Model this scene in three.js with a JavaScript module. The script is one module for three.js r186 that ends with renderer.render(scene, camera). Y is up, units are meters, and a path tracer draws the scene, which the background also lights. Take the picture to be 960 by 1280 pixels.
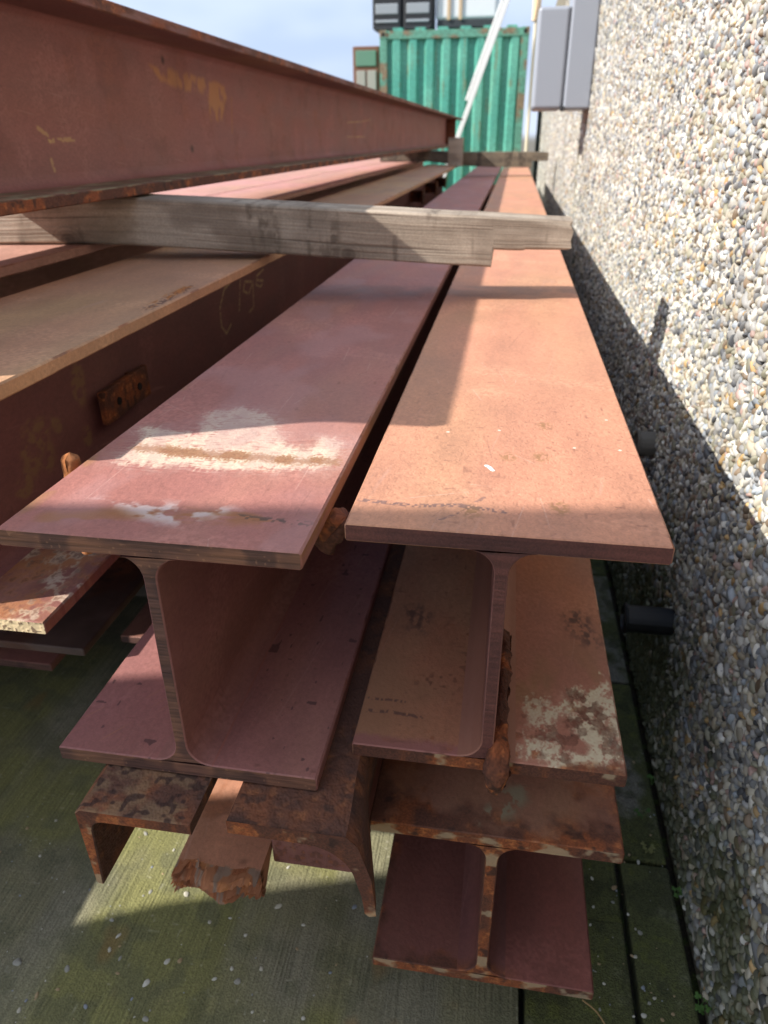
import * as THREE from 'three';
import { mergeGeometries, mergeVertices, toCreasedNormals } from 'three/addons/utils/BufferGeometryUtils.js';
import { RoundedBoxGeometry } from 'three/addons/geometries/RoundedBoxGeometry.js';

// ------------------------------------------------------------------ camera, sky, sun, exposure
const scene = new THREE.Scene();
const camera = new THREE.PerspectiveCamera(2 * Math.atan(640 / 900) * 180 / Math.PI, 0.75, 0.02, 200);
const CAM = new THREE.Vector3(0, 1.18, 0);
const RIGHT = new THREE.Vector3(0.98687, -0.00603, -0.16142), DOWN = new THREE.Vector3(0.06918, -0.88725, 0.45607), FWD = new THREE.Vector3(-0.14597, -0.46125, -0.87518);
camera.position.copy(CAM);
camera.up.copy(DOWN).negate();
camera.lookAt(CAM.clone().add(FWD));
camera.focus = 0.74;
camera.userData.fStop = 6.5;

const SUN = new THREE.Vector3(1, -0.775, -0.45).normalize();      // direction in which the light travels
const sun = new THREE.DirectionalLight(new THREE.Color(1, 0.945, 0.87), 4.5);
sun.position.copy(SUN).multiplyScalar(-20); sun.target.position.set(0, 0.5, -3);
sun.position.add(sun.target.position);
sun.castShadow = true; sun.shadow.mapSize.set(4096, 4096); sun.shadow.bias = -0.0005;
Object.assign(sun.shadow.camera, { left: -10, right: 10, top: 10, bottom: -10, near: 1, far: 60 });
scene.add(sun, sun.target);

const renderer = new THREE.WebGLRenderer({ antialias: true });
renderer.toneMapping = THREE.LinearToneMapping;
renderer.toneMappingExposure = 1.65;
renderer.shadowMap.enabled = true;

// ------------------------------------------------------------------ noise and small helpers
const clamp = (v, a = 0, b = 1) => v < a ? a : v > b ? b : v;
const ss = (a, b, v) => { const t = clamp((v - a) / (b - a)); return t * t * (3 - 2 * t); };
const lerp = (a, b, t) => a + (b - a) * t;
function rng(seed) { let s = seed | 0; return () => { s = (s + 0x6d2b79f5) | 0; let t = Math.imul(s ^ (s >>> 15), 1 | s); t = (t + Math.imul(t ^ (t >>> 7), 61 | t)) ^ t; return ((t ^ (t >>> 14)) >>> 0) / 4294967296; }; }
const TAB = new Float32Array(65536); { const r = rng(77); for (let i = 0; i < 65536; i++) TAB[i] = r(); }
function N(x, y, s = 0) {
  const fi = Math.floor(x), fj = Math.floor(y); let fx = x - fi, fy = y - fj; fx = fx * fx * (3 - 2 * fx); fy = fy * fy * (3 - 2 * fy);
  const i = (fi | 0) + s * 37, j = (fj | 0) + s * 91, i0 = i & 255, i1 = (i + 1) & 255, r0 = (j & 255) << 8, r1 = ((j + 1) & 255) << 8;
  const a = TAB[r0 | i0], b = TAB[r0 | i1], c = TAB[r1 | i0], d = TAB[r1 | i1];
  return a + (b - a) * fx + (c - a + (a - b - c + d) * fx) * fy;
}
function F(x, y, o, s = 0) { let v = 0, a = 0.5, t = 0; for (let k = 0; k < o; k++) { v += a * N(x, y, s + k * 17); t += a; a *= 0.5; x = x * 2.03 + 11.3; y = y * 2.03 + 5.7; } return v / t; }
// a pixel of the 960 x 1280 photograph -> the point where its ray meets the plane (axis = value)
function at(px, py, axis, val) {
  const d = new THREE.Vector3().addScaledVector(RIGHT, px - 480).addScaledVector(DOWN, py - 640).addScaledVector(FWD, 900);
  return d.multiplyScalar((val - CAM.getComponent(axis)) / d.getComponent(axis)).add(CAM);
}
const mixc = (o, c, t) => { o[0] += (c[0] - o[0]) * t; o[1] += (c[1] - o[1]) * t; o[2] += (c[2] - o[2]) * t; };
const mix3 = (o, r, g, b, t) => { o[0] += (r - o[0]) * t; o[1] += (g - o[1]) * t; o[2] += (b - o[2]) * t; };
const mul = (o, f) => { o[0] *= f; o[1] *= f; o[2] *= f; };
// signed distance to a polygon (negative inside); distance to a polyline
function sdPoly(P, x, y) {
  let d = 1e9, s = 1;
  for (let i = 0, j = P.length - 1; i < P.length; j = i++) {
    const ex = P[j][0] - P[i][0], ey = P[j][1] - P[i][1], wx = x - P[i][0], wy = y - P[i][1];
    const t = clamp((wx * ex + wy * ey) / (ex * ex + ey * ey)), bx = wx - ex * t, by = wy - ey * t; d = Math.min(d, bx * bx + by * by);
    const c1 = y >= P[i][1], c2 = y < P[j][1], c3 = ex * wy > ey * wx; if ((c1 && c2 && c3) || (!c1 && !c2 && !c3)) s = -s;
  }
  return s * Math.sqrt(d);
}
function dLine(P, x, y) {
  let d = 1e9;
  for (let i = 1; i < P.length; i++) {
    const ex = P[i - 1][0] - P[i][0], ey = P[i - 1][1] - P[i][1], wx = x - P[i][0], wy = y - P[i][1];
    const t = clamp((wx * ex + wy * ey) / (ex * ex + ey * ey + 1e-12)), bx = wx - ex * t, by = wy - ey * t; d = Math.min(d, bx * bx + by * by);
  }
  return Math.sqrt(d);
}
const onTop = (y, list) => list.map(([a, b]) => { const p = at(a, b, 1, y); return [p.x, p.z]; });
const onSide = (x, list) => list.map(([a, b]) => { const p = at(a, b, 0, x); return [p.z, p.y]; });

// ------------------------------------------------------------------ sky: pale hazy blue with thin white cloud
{
  const W = 1024, H = 512, data = new Float32Array(W * H * 4);
  for (let j = 0; j < H; j++) for (let i = 0; i < W; i++) {
    const el = (j + 0.5) / H * Math.PI - Math.PI / 2, az = (i + 0.5) / W * Math.PI * 2, e = Math.max(Math.sin(el), 0);
    const h = Math.pow(1 - e, 3.2);
    let c = Float64Array.of(lerp(0.29, 0.40, h), lerp(0.40, 0.48, h), lerp(0.60, 0.62, h));
    const q = 1 / (e + 0.22), cx = Math.cos(az) * Math.cos(el) * q, cy = Math.sin(az) * Math.cos(el) * q;
    const cl = ss(0.38, 0.66, F(cx * 1.3 + 3.1, cy * 1.3 + 1.7, 5, 5));
    mix3(c, 1.22, 1.22, 1.24, cl * lerp(0.8, 0.12, ss(0.4, 0.12, e)));
    if (el < 0) c = Float64Array.of(0.22, 0.21, 0.19);
    const k = (j * W + i) * 4; data[k] = c[0]; data[k + 1] = c[1]; data[k + 2] = c[2]; data[k + 3] = 1;
  }
  const t = new THREE.DataTexture(data, W, H, THREE.RGBAFormat, THREE.FloatType);
  t.mapping = THREE.EquirectangularReflectionMapping; t.magFilter = THREE.LinearFilter; t.minFilter = THREE.LinearFilter; t.needsUpdate = true;
  scene.background = t; scene.environment = t;
}

// ------------------------------------------------------------------ scene bookkeeping
const taken = {};
const numbered = (n) => { const k = taken[n] = (taken[n] ?? -1) + 1; return k ? n + '_' + String(k).padStart(3, '0') : n; };
function thing(name, label, category, group) {
  const o = new THREE.Group(); o.name = numbered(name); scene.add(o);
  o.userData = { label, category }; if (group) o.userData.group = group;
  return o;
}
function part(parent, name, geo, m) { const o = new THREE.Mesh(geo, m); o.name = name; o.castShadow = o.receiveShadow = true; parent.add(o); return o; }
const std = (c, rough = 0.75, extra = {}) => new THREE.MeshStandardMaterial({ color: new THREE.Color(c), roughness: rough, metalness: 0, ...extra });
function tex8(W, H, fn, srgb, wrap = THREE.RepeatWrapping) {
  const a = new Uint8Array(W * H * 4); fn(a);
  const t = new THREE.DataTexture(a, W, H, THREE.RGBAFormat); t.magFilter = THREE.LinearFilter; t.minFilter = THREE.LinearMipmapLinearFilter; t.generateMipmaps = true;
  t.wrapS = t.wrapT = wrap; if (srgb) t.colorSpace = THREE.SRGBColorSpace; t.needsUpdate = true; return t;
}
// paint(col -> o[0..2] sRGB 0..255, o[3] height 0..1, o[4] roughness) into colour, bump and roughness maps
function paintMaps(W, H, pix, wrap, rough = false) {
  const C = new Uint8Array(W * H * 4), B = new Uint8Array(W * H * 4), o = new Float64Array([0, 0, 0, 0.5, 0.7]);
  for (let j = 0; j < H; j++) for (let i = 0; i < W; i++) {
    o[3] = 0.5; o[4] = 0.7; pix(i, j, o); const k = (j * W + i) * 4;
    C[k] = clamp(o[0], 0, 255); C[k + 1] = clamp(o[1], 0, 255); C[k + 2] = clamp(o[2], 0, 255); C[k + 3] = 255;
    const h = clamp(o[3]) * 255; B[k] = h; B[k + 1] = rough ? clamp(o[4]) * 255 : h; B[k + 2] = h; B[k + 3] = 255;
  }
  const map = tex8(W, H, (a) => a.set(C), true, wrap), bump = tex8(W, H, (a) => a.set(B), false, wrap);
  return { map, bump };
}
function tileMat(W, H, w, h, paint, bumpScale, extra = {}) {      // material whose uv are metres; the tile is w x h metres, mirrored
  const { map, bump } = paintMaps(W, H, (i, j, o) => paint((i + 0.5) / W * w, (j + 0.5) / H * h, o), THREE.MirroredRepeatWrapping);
  map.repeat.set(1 / w, 1 / h); bump.repeat.set(1 / w, 1 / h);
  return new THREE.MeshStandardMaterial({ map, bumpMap: bump, bumpScale, roughness: 0.8, ...extra });
}

// ------------------------------------------------------------------ surface recipes (sRGB base colours)
function primer(o, s, d, seed, c1, c2, dust = 0.4) {
  const n1 = F(s * 4, d * 1.6, 3, seed), n2 = F(s * 26, d * 9, 2, seed + 31), g = N(s * 700, d * 700, seed + 3), g2 = N(s * 260, d * 180, seed + 4);
  const m1 = ss(0.36, 0.64, n1); o[0] = lerp(c1[0], c2[0], m1); o[1] = lerp(c1[1], c2[1], m1); o[2] = lerp(c1[2], c2[2], m1);
  mix3(o, 172, 134, 104, dust * ss(0.46, 0.82, F(s * 9 + 3, d * 3.4, 3, seed + 8)));
  mul(o, (0.94 + 0.12 * n2) * (0.955 + 0.09 * g) * (0.965 + 0.07 * g2));
  const sm = F(s * 5 + d * 3, d * 12 - s * 4, 3, seed + 41); mix3(o, o[0] * 1.16 + 12, o[1] * 1.16 + 14, o[2] * 1.16 + 14, 0.3 * ss(0.56, 0.72, sm) * ss(0.3, 0.7, N(s * 240, d * 240, seed + 43)));
  const sp = N(s * 130, d * 110, seed + 12); if (sp > 0.9) mix3(o, 92, 58, 48, (sp - 0.9) * 5 * N(s * 6, d * 3, seed + 15));
  const sc = N(s * 34 + d * 6, d * 1.5 + s * 3, seed + 19), sc2 = N(s * 420 + d * 60, d * 9, seed + 21); if (sc > 0.7 && sc2 > 0.84) mix3(o, 188, 150, 138, (sc2 - 0.84) * 2.2);
  o[3] = 0.5 + 0.16 * (g - 0.5) + 0.22 * (g2 - 0.5) + 0.2 * (n2 - 0.5); o[4] = 0.62 + 0.2 * n2;
}
const RC = new Float64Array(3);
function rusty(o, s, d, seed, amt = 1) {
  if (amt < 0.01) return;                               // blends scaly rust over what is there
  const n = F(s * 30, d * 22, 3, seed), m = F(s * 130, d * 120, 2, seed + 5), f = N(s * 620, d * 620, seed + 9);
  const c = RC; c[0] = 92; c[1] = 56; c[2] = 43; mix3(c, 138, 76, 44, ss(0.42, 0.7, n)); mix3(c, 176, 106, 60, 0.75 * ss(0.56, 0.8, m) * ss(0.4, 0.6, n)); mix3(c, 56, 37, 32, 0.7 * ss(0.62, 0.8, F(s * 60 + 9, d * 60, 3, seed + 14)));
  mul(c, 0.85 + 0.3 * f); mixc(o, c, amt);
  o[3] = lerp(o[3], 0.25 + 0.5 * m + 0.22 * (f - 0.5), amt); o[4] = lerp(o[4], 0.9, amt);
}
const MAUVE = [148, 98, 91], ROSE = [154, 102, 90], ORANGE = [184, 132, 104], MAROON = [118, 74, 70], BROWN = [128, 90, 72], CREAM = [216, 204, 180];

// long scratches and scuffs on the walked-on top faces: [x, z, direction, half length, half width, tone]
function scratches(seed, x0, x1, zN, n) {
  const r = rng(seed), list = []; for (let k = 0; k < n; k++) list.push([lerp(x0, x1, r()), zN - 1.6 * r() * r(), (r() - 0.5) * (r() < 0.6 ? 0.7 : 3), 0.01 + 0.07 * r() * r(), 0.0004 + 0.0007 * r() * r(), r()]);
  return (o, x, z) => {
    for (const q of list) {
      const dz = z - q[1]; if (dz > 0.09 || dz < -0.09) continue; const dx = x - q[0], c = Math.cos(q[2]), s = Math.sin(q[2]), u = dz * c + dx * s, v = dx * c - dz * s + 0.0003 * Math.sin(u * 60 + q[5] * 9);
      if (u > q[3] || u < -q[3] || v > 0.0016 || v < -0.0016) continue; const t = ss(q[4] + 0.0006, q[4] * 0.4, Math.abs(v)) * ss(1, 0.7, Math.abs(u) / q[3]) * (0.1 + 0.4 * N(x * 300, z * 300, seed));
      if (q[5] < 0.85) mix3(o, 206, 172, 158, t); else mix3(o, 104, 70, 60, t * 0.7); o[3] -= 0.2 * t;
    }
  };
}
// ------------------------------------------------------------------ rolled sections
// open outline (list of [x, y]) swept along -z; the texture covers the whole sweep, finer towards the near end
function sweepPart(polys, zN, zF, ox, oy, capPoly, paint, W, H, bumpScale, capMat, shape) {
  const L = zN - zF, d0 = 0.33, lg = Math.log(1 + L / d0), vOf = (d) => Math.log(1 + d / d0) / lg, dOf = (v) => d0 * (Math.exp(v * lg) - 1);
  const NS = 44, ds = [0.0014]; for (let k = 1; k <= NS; k++) ds.push(Math.max(0.0014 + k * 0.012, dOf(k / NS))); ds[NS] = L;
  for (let k = 1; k < ds.length; k++) if (ds[k] <= ds[k - 1]) ds[k] = ds[k - 1] + 0.01;
  ds[ds.length - 1] = L;
  const pos = [], uv = [], idx = [], groups = []; let total = 0; const arcs = [];
  for (const P of polys) { const a = [0]; for (let i = 1; i < P.length; i++) a.push(a[i - 1] + Math.hypot(P[i][0] - P[i - 1][0], P[i][1] - P[i - 1][1])); arcs.push({ P, a, from: total, len: a[a.length - 1] }); total += a[a.length - 1] + 0.004; }
  const inset = (P, i) => {
    const p = P[Math.max(i - 1, 0)], q = P[Math.min(i + 1, P.length - 1)], l = Math.hypot(q[0] - p[0], q[1] - p[1]) || 1;
    return [P[i][0] - (q[1] - p[1]) / l * 0.0013, P[i][1] + (q[0] - p[0]) / l * 0.0013];
  };
  for (const { P, a, from } of arcs) {
    for (let i = 0; i + 1 < P.length; i++) {
      const base = pos.length / 3, rows = [[0, true], ...ds.map((d) => [d, false])];
      for (const [d, ins] of rows) for (const e of [i, i + 1]) {
        const p = ins ? inset(P, e) : P[e], q = shape ? shape(p[0], p[1], d) : p;
        pos.push(q[0] + ox, q[1] + oy, zN - d); uv.push((from + a[e]) / total, vOf(d));
      }
      for (let k = 0; k + 1 < rows.length; k++) { const b = base + k * 2; idx.push(b, b + 2, b + 1, b + 1, b + 2, b + 3); }
    }
  }
  const sideCount = idx.length;
  for (const [z, flip] of [[zN, false], [zF, true]]) {
    const CP = capPoly.map((p, i) => { const n = capPoly.length, a = capPoly[(i + n - 1) % n], b = capPoly[(i + 1) % n], l = Math.hypot(b[0] - a[0], b[1] - a[1]) || 1; const q = flip ? p : [p[0] - (b[1] - a[1]) / l * 0.0013, p[1] + (b[0] - a[0]) / l * 0.0013]; return shape ? shape(q[0], q[1], flip ? L : 0) : q; });
    const tri = THREE.ShapeUtils.triangulateShape(CP.map((p) => new THREE.Vector2(p[0], p[1])), []), base = pos.length / 3;
    for (const p of CP) { pos.push(p[0] + ox, p[1] + oy, z); uv.push(p[0] + ox, p[1] + oy); }
    for (const t of tri) { const [a, b, c] = t; const cr = (CP[b][0] - CP[a][0]) * (CP[c][1] - CP[a][1]) - (CP[b][1] - CP[a][1]) * (CP[c][0] - CP[a][0]); (cr > 0) !== flip ? idx.push(base + a, base + b, base + c) : idx.push(base + a, base + c, base + b); }
  }
  let g = new THREE.BufferGeometry();
  g.setAttribute('position', new THREE.Float32BufferAttribute(pos, 3)); g.setAttribute('uv', new THREE.Float32BufferAttribute(uv, 2)); g.setIndex(idx);
  g = toCreasedNormals(g, 0.6); g.clearGroups(); g.addGroup(0, sideCount, 0); g.addGroup(sideCount, idx.length - sideCount, 1);
  // column lookup: texture column -> profile point and face normal
  const col = [];
  for (let i = 0; i < W; i++) {
    const s = (i + 0.5) / W * total; let A = arcs[0]; for (const q of arcs) if (s >= q.from) A = q;
    const t = Math.min(s - A.from, A.len); let k = 0; while (k + 2 < A.a.length && A.a[k + 1] < t) k++;
    const f = clamp((t - A.a[k]) / (A.a[k + 1] - A.a[k])), p = A.P[k], q = A.P[k + 1], l = Math.hypot(q[0] - p[0], q[1] - p[1]) || 1;
    col.push([s, ox + lerp(p[0], q[0], f), oy + lerp(p[1], q[1], f), (q[1] - p[1]) / l, -(q[0] - p[0]) / l]);
  }
  const ck = polys.length * 10 + (polys[0][0][1] > 0.1 ? 1 : 0), kept = paint.cache?.[ck]; if (kept) return [g, [kept, capMat]];
  const { map, bump } = paintMaps(W, H, (i, j, o) => { const c = col[i], d = dOf((j + 0.5) / H); paint(o, c[0], d, c[1], c[2], zN - d, c[3], c[4]); if (polys.length === 1 && Math.abs(c[3]) > 0.4 && Math.abs(c[4]) > 0.4 && d < 4) rusty(o, c[0], d, 97, 0.5 * ss(0.48, 0.66, F(c[1] * 9, d * 26, 3, 98))); }, THREE.ClampToEdgeWrapping, true);
  const skin = new THREE.MeshStandardMaterial({ map, bumpMap: bump, roughnessMap: bump, bumpScale, roughness: 1 }); if (paint.cache) paint.cache[ck] = skin;
  return [g, [skin, capMat]];
}
const arc = (cx, cy, r, a0, a1, n = 6) => Array.from({ length: n + 1 }, (_, i) => { const a = a0 + (a1 - a0) * i / n; return [cx + r * Math.cos(a), cy + r * Math.sin(a)]; });
function hProfile(b, h, tf, tw, r) {
  const c = 0.0022, B = b / 2, w = tw / 2 + r, PI = Math.PI;
  const top = [[w, h - tf], [B - c, h - tf], [B, h - tf + c], [B, h - c], [B - c, h], [-B + c, h], [-B, h - c], [-B, h - tf + c], [-B + c, h - tf], [-w, h - tf]];
  const bot = [[-w, tf], [-B + c, tf], [-B, tf - c], [-B, c], [-B + c, 0], [B - c, 0], [B, c], [B, tf - c], [B - c, tf], [w, tf]];
  const wr = [...arc(w, tf + r, r, -PI / 2, -PI, 7), ...arc(w, h - tf - r, r, PI, PI / 2, 7)];
  const wl = [...arc(-w, h - tf - r, r, PI / 2, 0, 7), ...arc(-w, tf + r, r, 0, -PI / 2, 7)];
  return { top, bot, wr, wl };
}
function hBeam(g, x0, y0, b, h, zN, zF, P, { tf = 0.019, tw = 0.0135, r = 0.025, res = 1, cap } = {}) {
  const pr = hProfile(b, h, tf, tw, r), ox = x0 + b / 2;
  const R = (v) => Math.max(64, Math.round(v * res));
  const q = P.quality ?? [1, 1, 1];
  const t = part(g, 'top_flange', ...sweepPart([pr.top], zN, zF, ox, y0, pr.top, P.top, R(768 * q[0]), R(1536 * q[0]), 0.0012, cap));
  const w = part(g, 'web', ...sweepPart([pr.wr, pr.wl], zN, zF, ox, y0, [...pr.wr, ...pr.wl], P.web, R(640 * q[1]), R(1024 * q[1]), 0.0012, cap));
  const bt = part(g, 'bottom_flange', ...sweepPart([pr.bot], zN, zF, ox, y0, pr.bot, P.bot, R(768 * q[2]), R(1536 * q[2]), 0.0012, cap));
  return { t, w, bt };
}
// cut ends
const capSaw = tileMat(512, 512, 0.3, 0.3, (x, y, o) => {
  const l = N(x * 14, y * 520, 61), l2 = N(x * 60, y * 1500, 62), b = F(x * 16, y * 16, 4, 63);
  o[0] = 96; o[1] = 66; o[2] = 58; mix3(o, 128, 88, 68, ss(0.4, 0.7, b)); mix3(o, 66, 46, 44, 0.6 * ss(0.55, 0.75, F(x * 30 + 4, y * 30, 3, 64)));
  mul(o, (0.82 + 0.3 * l) * (0.9 + 0.2 * l2)); if (N(x * 240, y * 240, 65) > 0.93) mix3(o, 176, 128, 96, 0.4); o[3] = 0.4 + 0.35 * l + 0.25 * l2;
}, 0.0009, { roughness: 0.72 });
const capOxide = tileMat(512, 512, 0.3, 0.3, (x, y, o) => {
  const l = N(x * 10, y * 420, 71), b = F(x * 14, y * 14, 4, 73), g = N(x * 900, y * 900, 74);
  o[0] = 104; o[1] = 62; o[2] = 56; mix3(o, 84, 50, 48, ss(0.4, 0.7, b)); mul(o, (0.88 + 0.22 * l) * (0.9 + 0.2 * g)); o[3] = 0.5 + 0.3 * (l - 0.5) + 0.3 * (g - 0.5);
}, 0.0008, { roughness: 0.72 });
const capRust = tileMat(512, 512, 0.3, 0.3, (x, y, o) => {
  o[0] = 110; o[1] = 72; o[2] = 56; rusty(o, x, y, 81, 1); mix3(o, 178, 160, 130, 0.75 * ss(0.56, 0.68, F(x * 34, y * 40, 4, 85))); 
}, 0.0016, { roughness: 0.9 });

// ------------------------------------------------------------------ ground
const concreteMat = tileMat(1536, 1536, 1.5, 1.5, (x, y, o) => {
  const u = x + 0.004 * F(x * 9, y * 6, 3, 201), br = N(u * 320, y * 5, 202), br2 = N(u * 480 + 4, y * 9, 203), n = F(x * 5, y * 5, 4, 204), f = N(x * 700, y * 700, 205), m = F(x * 22, y * 22, 3, 206);
  o[0] = 148; o[1] = 143; o[2] = 112; mix3(o, 152, 150, 88, 0.8 * ss(0.34, 0.6, n)); mix3(o, 158, 153, 134, 0.6 * ss(0.54, 0.74, F(x * 8 + 5, y * 3, 3, 207)));
  mix3(o, 116, 116, 88, 0.45 * ss(0.5, 0.7, m)); mul(o, (0.72 + 0.24 * lerp(0.5, br * 0.6 + br2 * 0.4, 0.35 + 0.65 * N(x * 40, y * 26, 2031))) * (0.84 + 0.3 * f));
  mix3(o, 172, 112, 54, 0.25 * ss(0.76, 0.86, F(x * 11 + 9, y * 8, 3, 208)));
  const pk = N(x * 120, y * 120, 209); if (pk > 0.9) mix3(o, 178, 174, 156, (pk - 0.9) * 5);
  const bk = 0.3 + 0.7 * N(x * 40, y * 26, 2031); o[3] = 0.25 + bk * (0.24 * br + 0.18 * br2) + 0.2 * f + 0.16 * m;
}, 0.0045, { roughness: 0.92 });
const soilMat = tileMat(512, 512, 0.6, 0.6, (x, y, o) => {
  const n = F(x * 40, y * 40, 5, 221), f = N(x * 500, y * 500, 222); o[0] = 52; o[1] = 46; o[2] = 36; mix3(o, 58, 66, 28, ss(0.45, 0.65, n)); mul(o, 0.7 + 0.6 * f); o[3] = n;
}, 0.01, { roughness: 1 });
function planeXZ(x0, x1, z0, z1, y, nx = 1, nz = 1) {
  const g = new THREE.PlaneGeometry(x1 - x0, z1 - z0, nx, nz); g.rotateX(-Math.PI / 2); g.translate((x0 + x1) / 2, y, (z0 + z1) / 2);
  const p = g.attributes.position, uv = g.attributes.uv; for (let i = 0; i < p.count; i++) uv.setXY(i, p.getX(i), p.getZ(i)); return g;
}
const ground = new THREE.Mesh(planeXZ(-60, 60, -60, 60, -0.045), soilMat); ground.name = 'ground'; ground.userData.kind = 'structure'; ground.receiveShadow = true; scene.add(ground);
const yard = new THREE.Group(); yard.name = 'concrete_yard'; yard.userData.kind = 'structure'; scene.add(yard);
{
  const g = new THREE.BoxGeometry(40.094, 0.04, 46); g.translate(-20.047 + 0.094, -0.02, -20);
  const p = g.attributes.position, uv = g.attributes.uv; for (let i = 0; i < p.count; i++) uv.setXY(i, p.getX(i) + 2.3, p.getZ(i) + 0.9);
  part(yard, 'concrete_slab', g, concreteMat);
}
// ------------------------------------------------------------------ mossy paving along the wall
const pavingMats = [0, 1, 2].map((k) => tileMat(768, 768, 0.5, 0.5, (x, y, o) => {
  const n = F(x * 9, y * 9, 5, 231 + k * 40), m = F(x * 50, y * 50, 4, 232 + k * 40), f = N(x * 800, y * 800, 233 + k), c = N(x * 300, y * 300, 235 + k);
  o[0] = 128; o[1] = 124; o[2] = 112; mix3(o, 82, 86, 48, 0.9 * ss(0.36 - 0.05 * k, 0.54, n + 0.22 * (m - 0.5))); mix3(o, 104, 108, 52, 0.55 * ss(0.55, 0.75, m) * ss(0.45, 0.6, n));
  mix3(o, 62, 64, 42, 0.5 * ss(0.55, 0.7, F(x * 30 + 3, y * 30, 4, 234 + k))); mul(o, 0.72 + 0.4 * f + 0.16 * c); o[3] = 0.25 + 0.35 * m + 0.25 * f + 0.2 * n;
}, 0.007, { roughness: 1 }));
const paving = new THREE.Group(); paving.name = 'paving'; paving.userData.kind = 'structure'; scene.add(paving);
function slab(x0, x1, z0, z1, k, crook) {
  const w = x1 - x0, l = z1 - z0, g = new RoundedBoxGeometry(w, 0.05, l, 3, 0.006); g.translate((x0 + x1) / 2, -0.028 - 0.002 * k, (z0 + z1) / 2);
  const p = g.attributes.position, uv = g.attributes.uv;
  for (let i = 0; i < p.count; i++) {
    let X = p.getX(i), Y = p.getY(i), Z = p.getZ(i);
    if (crook && Z > z1 - 0.01) Z += crook * (X - x0) / w;
    p.setXYZ(i, X, Y, Z); uv.setXY(i, X + k * 0.37, Z + k * 0.21);
  }
  part(paving, 'paving_slab', g, pavingMats[k % 3]);
}
{
  const a = [0.6, -0.30, -0.822, -1.31, -1.8, -2.3, -2.8, -3.4], b = [0.6, -0.42, -0.945, -1.45, -1.95, -2.45, -3.0, -3.6];
  for (let k = 0; k + 1 < a.length; k++) slab(0.104, 0.270, a[k + 1] + 0.004, a[k] - 0.004, k, k === 2 ? 0.016 : 0);
  for (let k = 0; k + 1 < b.length; k++) slab(0.281, 0.366, b[k + 1] + 0.004, b[k] - 0.004, k + 1, 0);
  slab(0.104, 0.366, -16, -3.62, 1, 0);
}
console.log('ground done');

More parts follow.
